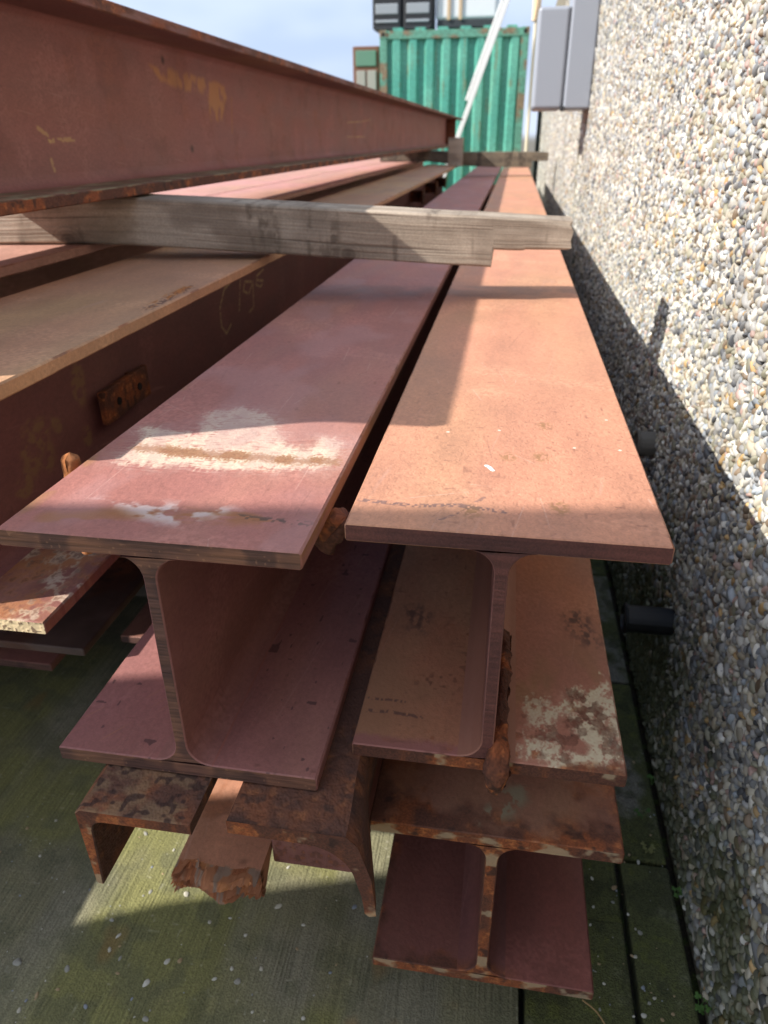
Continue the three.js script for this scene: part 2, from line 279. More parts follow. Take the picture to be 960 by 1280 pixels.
// ------------------------------------------------------------------ washed-pebble wall
const WX = 0.383;                                                        // face of the mortar
const wall = thing('pebble_wall', 'tall building wall faced with multicoloured washed pebbles, beside the steel stack', 'wall');
{
  const mortar = tileMat(512, 512, 0.4, 0.4, (x, y, o) => { const n = F(x * 30, y * 30, 4, 241), f = N(x * 500, y * 500, 242); o[0] = 128; o[1] = 121; o[2] = 106; mul(o, 0.7 + 0.3 * n + 0.25 * f); o[3] = 0.5 * n + 0.5 * f; }, 0.004, { roughness: 0.95 });
  const g = new THREE.BoxGeometry(0.3, 2.75, 18); g.translate(WX + 0.152, 1.335, -7.4);
  const p = g.attributes.position, uv = g.attributes.uv; for (let i = 0; i < p.count; i++) uv.setXY(i, p.getZ(i), p.getY(i));
  part(wall, 'mortar', g, mortar);
  const r = rng(4242), shapes = [];
  for (let v = 0; v < 5; v++) {
    let q = new THREE.IcosahedronGeometry(1, 3); q.deleteAttribute('uv'); q.deleteAttribute('normal'); q = mergeVertices(q, 1e-4);
    const a = q.attributes.position, k1 = r() * 9, k2 = r() * 9;
    for (let i = 0; i < a.count; i++) {
      const x = a.getX(i), y = a.getY(i), z = a.getZ(i);
      const e = 1 + 0.24 * (N(x * 1.1 + k1, y * 1.1 + z * 0.9 + k2, 251 + v) - 0.5) + 0.22 * (N(z * 1.3 + k2, y * 1.2 - x * 0.6 + k1, 255 + v) - 0.5);
      const pw = (t) => Math.sign(t) * Math.pow(Math.abs(t), 0.88); a.setXYZ(i, pw(x) * e, pw(y) * e, pw(z) * e);
    }
    q.computeVertexNormals(); shapes.push(q);
  }
  const pal = [[[164, 163, 160], 24], [[188, 182, 166], 18], [[212, 209, 200], 18], [[126, 127, 128], 13], [[176, 166, 146], 13], [[188, 156, 108], 2.2], [[180, 152, 142], 4], [[136, 118, 98], 5], [[90, 92, 96], 6], [[156, 163, 170], 9], [[146, 143, 124], 8]];
  const totalW = pal.reduce((a, p) => a + p[1], 0);
  const pick = () => { let t = r() * totalW; for (const p of pal) if ((t -= p[1]) < 0) return p[0]; return pal[0][0]; };
  const all = [], M = new THREE.Matrix4(), Q = new THREE.Quaternion(), Eu = new THREE.Euler(), col = new THREE.Color();
  const field = (z0, z1, y0, y1, sp, big) => {
    let row = 0;
    for (let y = y0; y < y1; y += sp * 0.86, row++) for (let z = z0; z < z1; z += sp) {
      const yy = y + (r() - 0.5) * sp * 0.9, zz = z + (row & 1) * sp * 0.5 + (r() - 0.5) * sp * 0.9;
      if (Math.abs(zz + 8.9) < 0.012 || r() < 0.02) continue;
      const s = sp * (0.42 + 0.4 * Math.pow(r(), 1.5)) * (r() < 0.1 ? 1.5 : 1) * big, el = 1 + r() * 0.75, depth = 0.0045 + 0.0045 * r();
      Eu.set((r() - 0.5) * 6.28, (r() - 0.5) * 0.5, (r() - 0.5) * 0.5); Q.setFromEuler(Eu);
      M.compose(new THREE.Vector3(WX - 0.001 + (r() - 0.5) * 0.005, yy, zz), Q, new THREE.Vector3(depth, s * el, s / Math.sqrt(el)));
      const c = Float64Array.from(pick()); mul(c, (0.8 + 0.24 * r()) * (0.88 + 0.24 * F(zz * 3.1, yy * 0.9, 4, 266)));
      // green algae on the damp foot of the wall and in a run below the cabinet, stone by stone
      const al = F(zz * 5, yy * 5, 4, 261); let t = ss(0.05, 0.5, (0.42 - yy) * 1.2 + (al - 0.5) * 0.9 + (r() - 0.5) * 0.35);
      if (Math.abs(zz + 4.95) < 0.12 && yy < 1.1) t = Math.max(t, 0.6 * ss(0.3, 0.6, al) * r());
      mix3(c, 62, 66, 38, t * 0.85);
      col.setRGB(c[0] / 255, c[1] / 255, c[2] / 255, THREE.SRGBColorSpace);
      all.push({ m: M.clone(), c: col.clone(), v: (r() * 5) | 0, y: yy, z: zz });
    }
  };
  field(-3.4, -0.3, 0.0, 2.0, 0.0112, 1);
  field(-16.3, -3.4, 0.0, 2.3, 0.0155, 1);
  const wm = std(0xffffff, 0.62);
  // the 300 stones that show largest are parts of their own
  camera.updateMatrixWorld(); camera.updateProjectionMatrix(); const view = camera.matrixWorld.clone().invert(), pv = new THREE.Vector3();
  for (const s of all) { pv.setFromMatrixPosition(s.m).applyMatrix4(view); const d = -pv.z; s.near = d > 0.05 && Math.abs(pv.x) < d * 0.52 && Math.abs(pv.y) < d * 0.7 ? pv.length() : 99; }
  const order = [...all].sort((a, b) => a.near - b.near), own = new Set(order.slice(0, 300));
  const mats = {};
  for (const s of own) {
    const key = s.c.getHexString(); const m = mats[key] ??= new THREE.MeshStandardMaterial({ color: s.c, roughness: 0.62 });
    const o = part(wall, 'pebble', shapes[s.v], m); s.m.decompose(o.position, o.quaternion, o.scale);
  }
  for (let v = 0; v < 5; v++) {
    const list = all.filter((s) => s.v === v && !own.has(s)), im = new THREE.InstancedMesh(shapes[v], wm, list.length);
    list.forEach((s, i) => { im.setMatrixAt(i, s.m); im.setColorAt(i, s.c); });
    im.name = 'pebbles'; im.userData.kind = 'stuff'; im.castShadow = im.receiveShadow = true; wall.add(im);
  }
  console.log('pebbles', all.length);
}
// pipe stubs out of the wall
function pipeStub(label, y, z, r, x0, m) {
  const t = thing('pipe_stub', label, 'pipe');
  const pts = [[r, 0], [r, WX - x0 + 0.03], [r - 0.006, WX - x0 + 0.03], [r - 0.006, 0.01], [r - 0.004, 0], [r, 0]].map(([a, b]) => new THREE.Vector2(a, b));
  const g = new THREE.LatheGeometry(pts, 40); g.rotateZ(-Math.PI / 2); g.translate(x0, y, z); part(t, 'tube', toCreasedNormals(g, 0.6), m);
  const ring = new THREE.TorusGeometry(r + 0.001, 0.003, 8, 40); ring.rotateY(Math.PI / 2); ring.translate(x0 + 0.004, y, z); part(t, 'rim', ring, m);
}
pipeStub('black plastic pipe stub sticking out low from the pebble wall', 0.305, -1.27, 0.028, 0.282, std(0x17181b, 0.42));
pipeStub('dark grey pipe stub sticking out of the pebble wall behind the top beam edge', 0.52, -1.70, 0.03, 0.335, std(0x6b665e, 0.7));

// ------------------------------------------------------------------ the steel: right-hand pair
const TOPY = 0.8565;
const streak = (P, w) => (x, z) => 1 - ss(0, w, dLine(P, x, z));
const R1 = thing('steel_beam', 'orange-brown primed steel H-beam on top of the stack, beside the pebble wall', 'steel beam');
{
  const mark = onTop(TOPY, [[452, 625], [520, 632], [575, 632], [630, 640]]), mark2 = onTop(TOPY, [[540, 652], [575, 642], [605, 622]]), fleck = onTop(TOPY, [[608, 582], [612, 584], [616, 588]]);
  const spots = onTop(TOPY, [[636, 571], [675, 571], [682, 533], [700, 635], [562, 445], [517, 441], [590, 640]]), dabs = onTop(TOPY, [[560, 540], [624, 538], [775, 563], [718, 560], [758, 525]]);
  const scr1 = scratches(3011, -0.136, 0.164, -0.585, 22);
  const top = (o, s, d, x, y, z, nx, ny) => {
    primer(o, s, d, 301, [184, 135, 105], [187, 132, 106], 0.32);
    if (ny > 0.5 && z < -1) mix3(o, 112, 92, 84, 0.35 * ss(0.03, 0.0, Math.abs(z + 1.76) - 0.05) * ss(0.3, 0.7, F(x * 20, z * 20, 3, 309)));   // dirt left where a timber has lain
    if (ny > 0.5 && z > -2.2) scr1(o, x, z);
    if (ny > 0.5 && z > -1) {
      const wob = (F(x * 60, z * 60, 3, 305) - 0.5) * 0.008;
      const pit = N(x * 480 + N(x * 60, z * 60, 306) * 3, z * 240, 307); mul(o, 1 - 0.045 * ss(0.6, 0.95, pit)); o[3] -= 0.16 * ss(0.6, 0.95, pit);
      const gr = N(x * 420, z * 300, 308);
      const a = (1 - ss(0.002, 0.0055, dLine(mark, x, z + wob * 0.4))) * ss(0.25, 0.6, gr) + 0.7 * (1 - ss(0.001, 0.003, dLine(mark2, x, z + wob))) * ss(0.35, 0.7, gr); mix3(o, 104, 82, 80, clamp(a) * 0.7);
      for (const q of spots) mix3(o, 128, 96, 58, 0.55 * (1 - ss(0.003, 0.014, Math.hypot(x - q[0] + wob, (z - q[1]) * 0.7 + wob))) * ss(0.3, 0.6, gr));
      for (const q of dabs) if (Math.hypot(x - q[0], z - q[1]) < 0.0022) mix3(o, 222, 214, 200, 0.8);
      if (dLine(fleck, x + wob * 0.2, z) < 0.0026) { o[0] = 232; o[1] = 228; o[2] = 222; o[3] += 0.3; }
    }
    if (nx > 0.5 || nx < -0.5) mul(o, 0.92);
  };
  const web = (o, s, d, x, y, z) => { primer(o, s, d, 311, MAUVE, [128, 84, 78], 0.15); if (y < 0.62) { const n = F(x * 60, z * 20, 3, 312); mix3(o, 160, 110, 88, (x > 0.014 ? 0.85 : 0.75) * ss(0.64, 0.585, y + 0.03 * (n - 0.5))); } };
  const BY = 0.5755;                                                       // upper face of the lower flange
  const cream = onTop(BY, [[760, 848], [700, 872], [682, 905], [722, 900], [735, 950], [660, 925], [648, 945], [690, 962], [786, 985], [790, 900]]), creamB = onTop(BY, [[655, 872], [682, 868], [702, 930], [690, 942], [664, 912]]);
  const rustA = onTop(BY, [[712, 865], [738, 872], [772, 905], [760, 922], [716, 915]]), script = onTop(BY, [[462, 872], [505, 878]]), script2 = onTop(BY, [[458, 888], [498, 892], [527, 896]]), dark = onTop(BY, [[718, 770], [735, 800]]), dark2 = onTop(BY, [[520, 762], [527, 785]]);
  const bot = (o, s, d, x, y, z, nx, ny) => {
    primer(o, s, d, 321, [164, 110, 92], [168, 112, 84], 0.6);
    if (z > -1 && (ny > 0.5 || nx > 0.5 || nx < -0.5)) {
      const wob = (F(x * 60, z * 45, 5, 325) - 0.5) * 0.05, w2 = (F(x * 220, z * 120, 3, 326) - 0.5) * 0.03, n = F(x * 150 + z * 40, z * 80, 4, 327), f = N(x * 480, z * 360, 328);
      if (x > 0.03) {
        mix3(o, 142, 112, 74, 0.5 * ss(0.45, 0.65, F(x * 16, z * 7, 4, 329)) * ss(-0.85, -0.7, z));
        let c = Math.max(ss(0.006, -0.006, sdPoly(cream, x + wob, z + wob * 0.7 + w2)), ss(0.003, -0.004, sdPoly(creamB, x + wob * 0.4, z + w2))) * ss(0.34, 0.56, 0.55 * n + 0.3 * F(x * 320, z * 260, 3, 3271) + 0.15 * f);
        if (nx > 0.5 || ny < -0.5) c = 0.3; 
        mix3(o, 210, 200, 172, clamp(c * 0.85 + 0.3 * ss(0.012, -0.02, sdPoly(cream, x + wob, z + wob * 0.7))) * (0.8 + 0.2 * f)); if (c > 0.5) { o[3] = 0.72 + 0.2 * (f - 0.5); }
        const ru = ss(0.008, -0.006, sdPoly(rustA, x + wob * 0.7, z + wob * 0.5 + w2)) * ss(0.36, 0.5, F(x * 120, z * 100, 4, 333)) + 0.8 * ss(0.55, 0.66, F(x * 90 + 2, z * 70, 4, 334)) * ss(-0.72, -0.62, z); rusty(o, s, d, 335, clamp(ru) * (0.35 + 0.5 * F(x * 240, z * 200, 3, 3351)));
        mix3(o, 70, 48, 44, 0.7 * (1 - ss(0.002, 0.026, dLine(dark, x + wob * 0.5, z))) * ss(0.35, 0.65, F(x * 170, z * 100, 3, 336)));
      } else {
        mix3(o, 152, 110, 82, 0.65 * ss(-0.95, -0.7, z + wob) * ss(0.3, 0.6, F(x * 9, z * 9, 3, 3391))); 
        const pit = N(x * 170, z * 170, 337); rusty(o, s, d, 338, 0.85 * ss(0.66, 0.82, pit) * ss(0.4, 0.62, F(x * 11, z * 9, 3, 339)) * ss(-0.95, -0.72, z));
        const tx = (1 - ss(0.001, 0.0035, dLine(script, x, z + wob * 0.12))) + (1 - ss(0.001, 0.004, dLine(script2, x, z + wob * 0.12))); mix3(o, 72, 50, 50, 0.55 * clamp(tx) * ss(0.35, 0.55, N(x * 420, z * 200, 340)));
        mix3(o, 70, 50, 46, 0.6 * (1 - ss(0.002, 0.024, dLine(dark2, x + wob * 0.5, z))) * ss(0.3, 0.7, F(x * 160, z * 90, 3, 341)));
        if (ny > 0.5) mix3(o, 150, 96, 92, 0.8 * ss(-0.607, -0.594, z + w2 * 0.3));
      }
      if (nx > 0.5) rusty(o, s, d, 342, 0.5 * ss(0.5, 0.7, n));
    }
    if (d < 0.03) rusty(o, s, d, 343, 0.85 * ss(0.52, 0.66, F(x * 30, d * 60, 3, 344)) * ss(0.02, 0.0, d));
  };
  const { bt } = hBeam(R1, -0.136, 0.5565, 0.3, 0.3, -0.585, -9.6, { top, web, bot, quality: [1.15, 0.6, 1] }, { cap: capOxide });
  bt.material = [bt.material[0], capRust];
}
const R2 = thing('steel_beam', 'rust-edged steel H-beam lowest in the stack, right under the cream-stained beam', 'steel beam');
{
  const pale = onTop(0.445, [[640, 985], [665, 985], [660, 1010], [640, 1022], [600, 1030], [605, 1010]]);
  const top = (o, s, d, x, y, z, nx, ny) => {
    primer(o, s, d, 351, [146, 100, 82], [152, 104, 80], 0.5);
    const w = (F(x * 30, z * 30, 4, 352) - 0.5) * 0.09, n = F(x * 14, z * 18, 4, 353), st = N(x * 160, z * 26, 354);
    let ru = ss(0.055, 0.0, d + w) * 0.95 + ss(-0.05, -0.119, x + w * 0.8) * 0.85 + ss(0.14, 0.18, x - w * 0.6) * 0.7 + ss(0.6, 0.74, n + 0.1 * (st - 0.5)) * 0.6;
    rusty(o, s, d, 355, clamp(ru) * (ny > 0.5 ? 0.9 : 1));
    if (ny > 0.5) { const p = ss(0.01, -0.008, sdPoly(pale, x + w * 0.3, z + w * 0.2)) * ss(0.45, 0.6, F(x * 90, z * 60, 3, 356)); mix3(o, 150, 146, 122, p * 0.8); }
  };
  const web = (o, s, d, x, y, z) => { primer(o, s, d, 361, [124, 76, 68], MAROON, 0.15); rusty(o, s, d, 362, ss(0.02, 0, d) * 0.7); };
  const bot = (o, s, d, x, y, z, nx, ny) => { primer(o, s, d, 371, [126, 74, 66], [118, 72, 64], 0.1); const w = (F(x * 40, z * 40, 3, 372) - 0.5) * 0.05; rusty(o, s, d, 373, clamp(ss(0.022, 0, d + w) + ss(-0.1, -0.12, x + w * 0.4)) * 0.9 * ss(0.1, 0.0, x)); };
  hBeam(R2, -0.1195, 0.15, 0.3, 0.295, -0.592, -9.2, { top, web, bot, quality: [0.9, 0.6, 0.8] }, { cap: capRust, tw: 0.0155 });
}
// rusty rod lying along the web of the top right beam, drooping over the end
function lumpy(pts, rad, seed, seg = 90, rs = 18, amp = 0.35) {
  const c = new THREE.CatmullRomCurve3(pts.map((p) => new THREE.Vector3(...p))), g = new THREE.TubeGeometry(c, seg, 1, rs, false), p = g.attributes.position, n = g.attributes.normal, uv = g.attributes.uv, L = c.getLength();
  for (let i = 0; i < p.count; i++) {
    const t = uv.getX(i), a = uv.getY(i), e = rad(t) * (1 + amp * (F(t * L * 60, a * 6, 3, seed) - 0.5) * 2), ctr = new THREE.Vector3(p.getX(i) - n.getX(i), p.getY(i) - n.getY(i), p.getZ(i) - n.getZ(i));
    p.setXYZ(i, ctr.x + n.getX(i) * e, ctr.y + n.getY(i) * e, ctr.z + n.getZ(i) * e); uv.setXY(i, t * L, a * 0.06);
  }
  g.computeVertexNormals(); return g;
}
const rustMat = tileMat(512, 512, 0.3, 0.3, (x, y, o) => { o[0] = 100; o[1] = 60; o[2] = 44; rusty(o, x, y, 401, 1); }, 0.003, { roughness: 0.95 });
const rustOrange = tileMat(512, 512, 0.2, 0.2, (x, y, o) => { o[0] = 168; o[1] = 108; o[2] = 60; rusty(o, x, y, 411, 0.45); mix3(o, 190, 124, 66, 0.4 * F(x * 60, y * 60, 3, 412)); }, 0.002, { roughness: 0.95 });
{
  const t = thing('rusty_rod', 'flaking rusty rod lying along the beam web above the cream-painted flange', 'rod');
  part(t, 'shaft', lumpy([[0.031, 0.5865, -0.80], [0.031, 0.5875, -0.72], [0.030, 0.588, -0.66], [0.0285, 0.588, -0.61], [0.027, 0.586, -0.583], [0.026, 0.572, -0.572], [0.0255, 0.555, -0.57], [0.0245, 0.542, -0.57]], (u) => 0.0072 + 0.0025 * Math.sin(u * 9) * u + 0.0025 * ss(0.6, 0.75, u) - 0.006 * ss(0.94, 1, u), 421, 160, 24, 0.6), rustMat);
}

// ------------------------------------------------------------------ the steel: left-hand pair
const L1 = thing('steel_beam', 'mauve primed steel H-beam with peeling cream paint and rust streaks across its top', 'steel beam');
{
  const cream = onTop(TOPY, [[148, 578], [178, 545], [176, 534], [225, 540], [248, 546], [262, 516], [300, 509], [335, 518], [348, 528], [356, 556], [385, 562], [400, 546], [424, 550], [426, 570], [405, 584], [330, 588], [240, 584]]);
  const rustS = onTop(TOPY, [[180, 560], [250, 566], [320, 572], [360, 576], [415, 577]]), rust2 = onTop(TOPY, [[60, 648], [140, 643], [230, 645], [300, 648], [385, 652]]), white2 = onTop(TOPY, [[110, 618], [190, 628], [280, 632], [300, 640], [240, 662], [180, 654]]), dk = onTop(TOPY, [[300, 646], [385, 655]]);
  const scr = onTop(TOPY, [[470, 395], [430, 420], [425, 432]]);
  const scr2 = scratches(5011, -0.459, -0.163, -0.526, 34);
  const top = (o, s, d, x, y, z, nx, ny) => {
    primer(o, s, d, 501, [152, 100, 93], [158, 103, 93], 0.25);
    if (ny > 0.5 && z > -2.2) scr2(o, x, z);
    if (ny > 0.5 && z < -1) { mix3(o, 112, 92, 88, 0.4 * ss(0.04, 0.0, Math.abs(z + 1.74) - 0.05) * ss(0.35, 0.65, F(x * 18, z * 18, 3, 515))); mix3(o, 170, 130, 128, 0.35 * ss(0.56, 0.72, F(x * 10 + 4, z * 6, 3, 516))); }
    else if (ny > 0.5) {
      const wob = (F(x * 40, z * 40, 4, 505) - 0.5) * 0.03, w2 = (N(x * 320, z * 60, 506) - 0.5) * 0.012, n = F(x * 60, z * 45, 4, 507), f = N(x * 500, z * 400, 508);
      // fine cross hatching left by a grinder
      const ht = N(x * 60 + z * 360, z * 40 - x * 12, 509); o[3] += 0.12 * (ht - 0.5) * ss(-0.8, -0.6, z);
      const sd = sdPoly(cream, x + wob * 0.6, z + wob * 0.6 + w2), hs = N(x * 90, z * 640, 5101), fc = F(x * 160, z * 200, 4, 510), c = ss(0.007, -0.006, sd + (f - 0.5) * 0.008 + (fc - 0.5) * 0.02) * ss(0.16, 0.5, 0.62 * fc + 0.38 * hs) * (0.82 + 0.18 * f);
      mixc(o, CREAM, c * 0.9); mix3(o, 190, 158, 148, 0.5 * ss(0.03, -0.004, sd) * ss(0.5, 0.7, hs) * (1 - c)); o[3] += 0.25 * c * (0.6 + 0.4 * f);
      const dr = dLine(rustS, x, z + wob * 0.25), rs = ss(0.017, 0.005, dr + (f - 0.5) * 0.012 + (n - 0.5) * 0.014); const rc = Float64Array.of(150, 104, 70); mix3(rc, 120, 76, 48, f); mixc(o, rc, rs * 0.82);
      mix3(o, 180, 150, 138, 0.4 * ss(0.05, -0.03, sd) * ss(0.45, 0.6, n));
      const dr2 = dLine(rust2, x, z + wob * 0.5), n2 = ss(0.4, 0.6, F(x * 26, z * 60, 4, 511)); mix3(o, 150, 98, 56, 0.75 * ss(0.022, 0.002, dr2) * n2); 
      const wh = ss(0.01, -0.015, sdPoly(white2, x + wob, z + wob)) * ss(0.5, 0.62, F(x * 44, z * 50, 4, 512)); mix3(o, 206, 192, 190, wh * 0.8);
      mix3(o, 74, 60, 52, 0.7 * ss(0.008, 0.001, dLine(dk, x, z + wob * 0.3)) * ss(0.5, 0.66, N(x * 260, z * 260, 513)));
      mix3(o, 150, 110, 66, 0.6 * ss(0.022, 0.0, x + 0.459 + 0 * z) * ss(0.5, 0.7, F(x * 60, z * 22, 3, 514)));
      mix3(o, 170, 130, 128, 0.35 * ss(0.56, 0.72, F(x * 10 + 4, z * 6, 4, 516)));
      if (dLine(scr, x, z) < 0.0012) mix3(o, 96, 62, 62, 0.5);
    } else if (nx > 0.5) { mix3(o, 150, 104, 66, 0.65 * ss(0.25, 0.6, F(s * 90, d * 20, 3, 517)) * (1 - ss(0.25, 0.9, d))); }
  };
  const web = (o, s, d, x, y, z) => { primer(o, s, d, 521, MAUVE, [142, 92, 90], 0.12); };
  const bot = (o, s, d, x, y, z, nx, ny) => {
    primer(o, s, d, 531, MAUVE, [142, 92, 90], 0.15);
    if (x < -0.32 && ny > 0.5) { const sc = N(x * 260 + z * 180, z * 12 - x * 9, 533); mix3(o, 166, 116, 84, 0.5 * ss(0.82, 0.95, sc) * ss(-0.66, -0.6, z)); }
    const pt = N(x * 120, z * 80, 534); if (pt > 0.93) mix3(o, 70, 46, 46, 0.6); 
    mix3(o, 164, 92, 72, 0.4 * ss(0.003, 0.0, Math.abs(x + 0.277 + 0.002 * N(z * 40, 1, 535))) * ss(-1.0, -0.7, z));
  };
  const { t: tf } = hBeam(L1, -0.459, 0.5595, 0.297, 0.297, -0.526, -11.4, { top, web, bot, quality: [1.2, 0.7, 0.75] }, { cap: capSaw });
  // melted lug on the right edge and the cut-off peg on the left edge
  const lug = lumpy([[-0.175, 0.800, -0.645], [-0.162, 0.816, -0.642], [-0.152, 0.828, -0.642], [-0.146, 0.834, -0.641], [-0.1455, 0.8345, -0.641]], (u) => (0.015 - 0.004 * u) * (1 - 0.95 * ss(0.9, 1, u)), 541, 44, 24, 0.55);
  part(L1, 'melted_lug', lug, rustMat);
  const peg = lumpy([[-0.474, 0.74, -0.684], [-0.474, 0.79, -0.684], [-0.474, 0.835, -0.684], [-0.474, 0.862, -0.684], [-0.473, 0.868, -0.684]], (u) => 0.0105 * (1 - 0.97 * ss(0.94, 1, u)), 551, 60, 24, 0.2);
  part(L1, 'peg', peg, rustOrange);
}
// heavy channel, web up, its end cut open
{
  const ch = thing('steel_channel', 'heavily rusted steel channel with legs down and a slot burnt in its web', 'steel channel');
  const P = (o, s, d, x, y, z, nx, ny) => { o[0] = 100; o[1] = 64; o[2] = 50; rusty(o, s, d, 561, 1); mix3(o, 88, 66, 58, 0.42); if (ny > 0.5) { mix3(o, 132, 108, 82, 0.7 * ss(0.42, 0.6, F(x * 34, z * 40, 4, 563)) * ss(-0.6, -0.5, z)); const sp = N(x * 150, z * 150, 564); mix3(o, 52, 34, 30, 0.7 * ss(0.62, 0.8, sp)); } };
  const T = 0.5575, flare = (x, y, d) => { const k = ss(0.12, 0.0, d); return x > -0.2 ? [x + k * (0.006 + 0.028 * clamp((T - y) / 0.11)), y] : [x, y]; };
  const rough = (zz, seed) => (x, y, d) => { const q = flare(x, y, d); return q; };
  const poly = (pts) => [pts];
  // left strip of the web + left leg
  const left = [[-0.2815, T], [-0.404, T], [-0.411, T - 0.007], [-0.4085, T - 0.115], [-0.4055, T - 0.119], [-0.3995, T - 0.119], [-0.395, T - 0.03], ...arc(-0.381, T - 0.03, 0.0135, Math.PI, Math.PI / 2, 5), [-0.2815, T - 0.0155]];
  part(ch, 'left_leg', ...sweepPart([[...left, left[0]]], -0.466, -1.9, 0, 0, left, P, 512, 512, 0.004, capRust, rough()));
  const right = [[-0.246, T], [-0.246, T - 0.0155], [-0.172, T - 0.0165], ...arc(-0.172, T - 0.0555, 0.039, Math.PI / 2, 0, 7), [-0.1335, T - 0.09], [-0.136, T - 0.116], [-0.1325, T - 0.119], [-0.126, T - 0.117], [-0.118, T - 0.06], [-0.119, T - 0.012], [-0.127, T]].reverse();
  part(ch, 'right_leg', ...sweepPart([[...right, right[0]]], -0.476, -1.9, 0, 0, right, P, 512, 512, 0.004, capRust, rough()));
}
// torn plate under the slot
{
  const t = thing('torn_plate', 'narrow steel plate with a jagged torch-cut end under the rusted channel', 'steel plate');
  let g = new THREE.BoxGeometry(0.118, 0.034, 0.7, 60, 26, 160); g.translate(-0.332, 0.284, -0.935);
  const p = g.attributes.position, uv = g.attributes.uv;
  for (let i = 0; i < p.count; i++) {
    let x = p.getX(i), y = p.getY(i), z = p.getZ(i); const k = (0.301 - y) / 0.034, u = (x + 0.391) / 0.118, f = ss(-0.66, -0.6, z), fr = ss(-0.605, -0.586, z);
    uv.setXY(i, x + y, z);
    y = 0.301 - 0.014 * k - f * k * (0.026 + 0.014 * u);
    const tilt = k * 1.2 + 5 * (x + 0.33), rdg = (v) => 1 - Math.abs(2 * v - 1), big = N(x * 24, tilt * 1.3, 571) - 0.5, lay = rdg(N(x * 14 + 3, tilt * 5.5, 572)) - 0.5, crk = rdg(N(x * 22 + k * 5, tilt * 9, 573)), fine = F(x * 300, k * 26, 2, 576) - 0.5;
    z += fr * (0.03 * big + 0.026 * lay - 0.012 * ss(0.8, 1, crk) + 0.003 * fine - 0.012 * u * (1 - k)) + f * 0.006 * (F(x * 60, 2, 2, 575) - 0.5);
    y += fr * (0.012 * (lay - 0.1) * (k - 0.3) + 0.003 * fine) - f * 0.012 * k * (0.4 + big);
    p.setXYZ(i, x, y, z);
  }
  g = toCreasedNormals(g, 0.5);
  const clean = tileMat(512, 512, 0.5, 0.5, (x, y, o) => { primer(o, x, y, 581, [192, 134, 106], [186, 124, 98], 0.4); rusty(o, x, y, 583, 0.35 * ss(0.52, 0.7, F(x * 26, y * 26, 4, 584))); }, 0.001, { roughness: 0.75 });
  const torn = tileMat(512, 512, 0.3, 0.3, (x, y, o) => { o[0] = 168; o[1] = 112; o[2] = 78; rusty(o, x, y, 586, 0.6 * ss(0.4, 0.6, F(x * 70, y * 70, 4, 587))); mix3(o, 138, 132, 124, 0.6 * ss(0.55, 0.7, F(x * 110, y * 60, 3, 588))); mix3(o, 196, 128, 76, 0.5 * ss(0.55, 0.7, F(x * 60 + 5, y * 60, 3, 589))); }, 0.003, { roughness: 0.9 });
  const P = g.attributes, pick = (want) => {
    const q = new THREE.BufferGeometry(), out = { position: [], normal: [], uv: [] };
    for (let i = 0; i < P.position.count; i += 3) { const zc = (P.position.getZ(i) + P.position.getZ(i + 1) + P.position.getZ(i + 2)) / 3, xc = P.position.getX(i); if ((zc > -0.604 + 0.008 * (N(xc * 90, 3, 590) - 0.5)) !== want) continue; for (const n of ['position', 'normal', 'uv']) { const w = P[n].itemSize; for (let e = i * w; e < (i + 3) * w; e++) out[n].push(P[n].array[e]); } }
    for (const n of ['position', 'normal', 'uv']) q.setAttribute(n, new THREE.Float32BufferAttribute(out[n], P[n].itemSize)); return q;
  };
  part(t, 'plate', pick(false), clean); part(t, 'torn_end', pick(true), torn);
  const stubMat = tileMat(256, 256, 0.5, 0.5, (x, y, o) => { primer(o, x, y, 591, [132, 84, 76], [124, 80, 72], 0.2); rusty(o, x, y, 592, 0.5 * ss(0.5, 0.65, F(x * 20, y * 20, 3, 593))); }, 0.001, { roughness: 0.8 });
  const b = thing('steel_stub', 'maroon steel block in the shade beside the torn plate', 'steel block');
  const gb = new RoundedBoxGeometry(0.128, 0.13, 0.7, 2, 0.004); gb.translate(-0.205, 0.3365, -0.99); part(b, 'block', gb, stubMat);
}

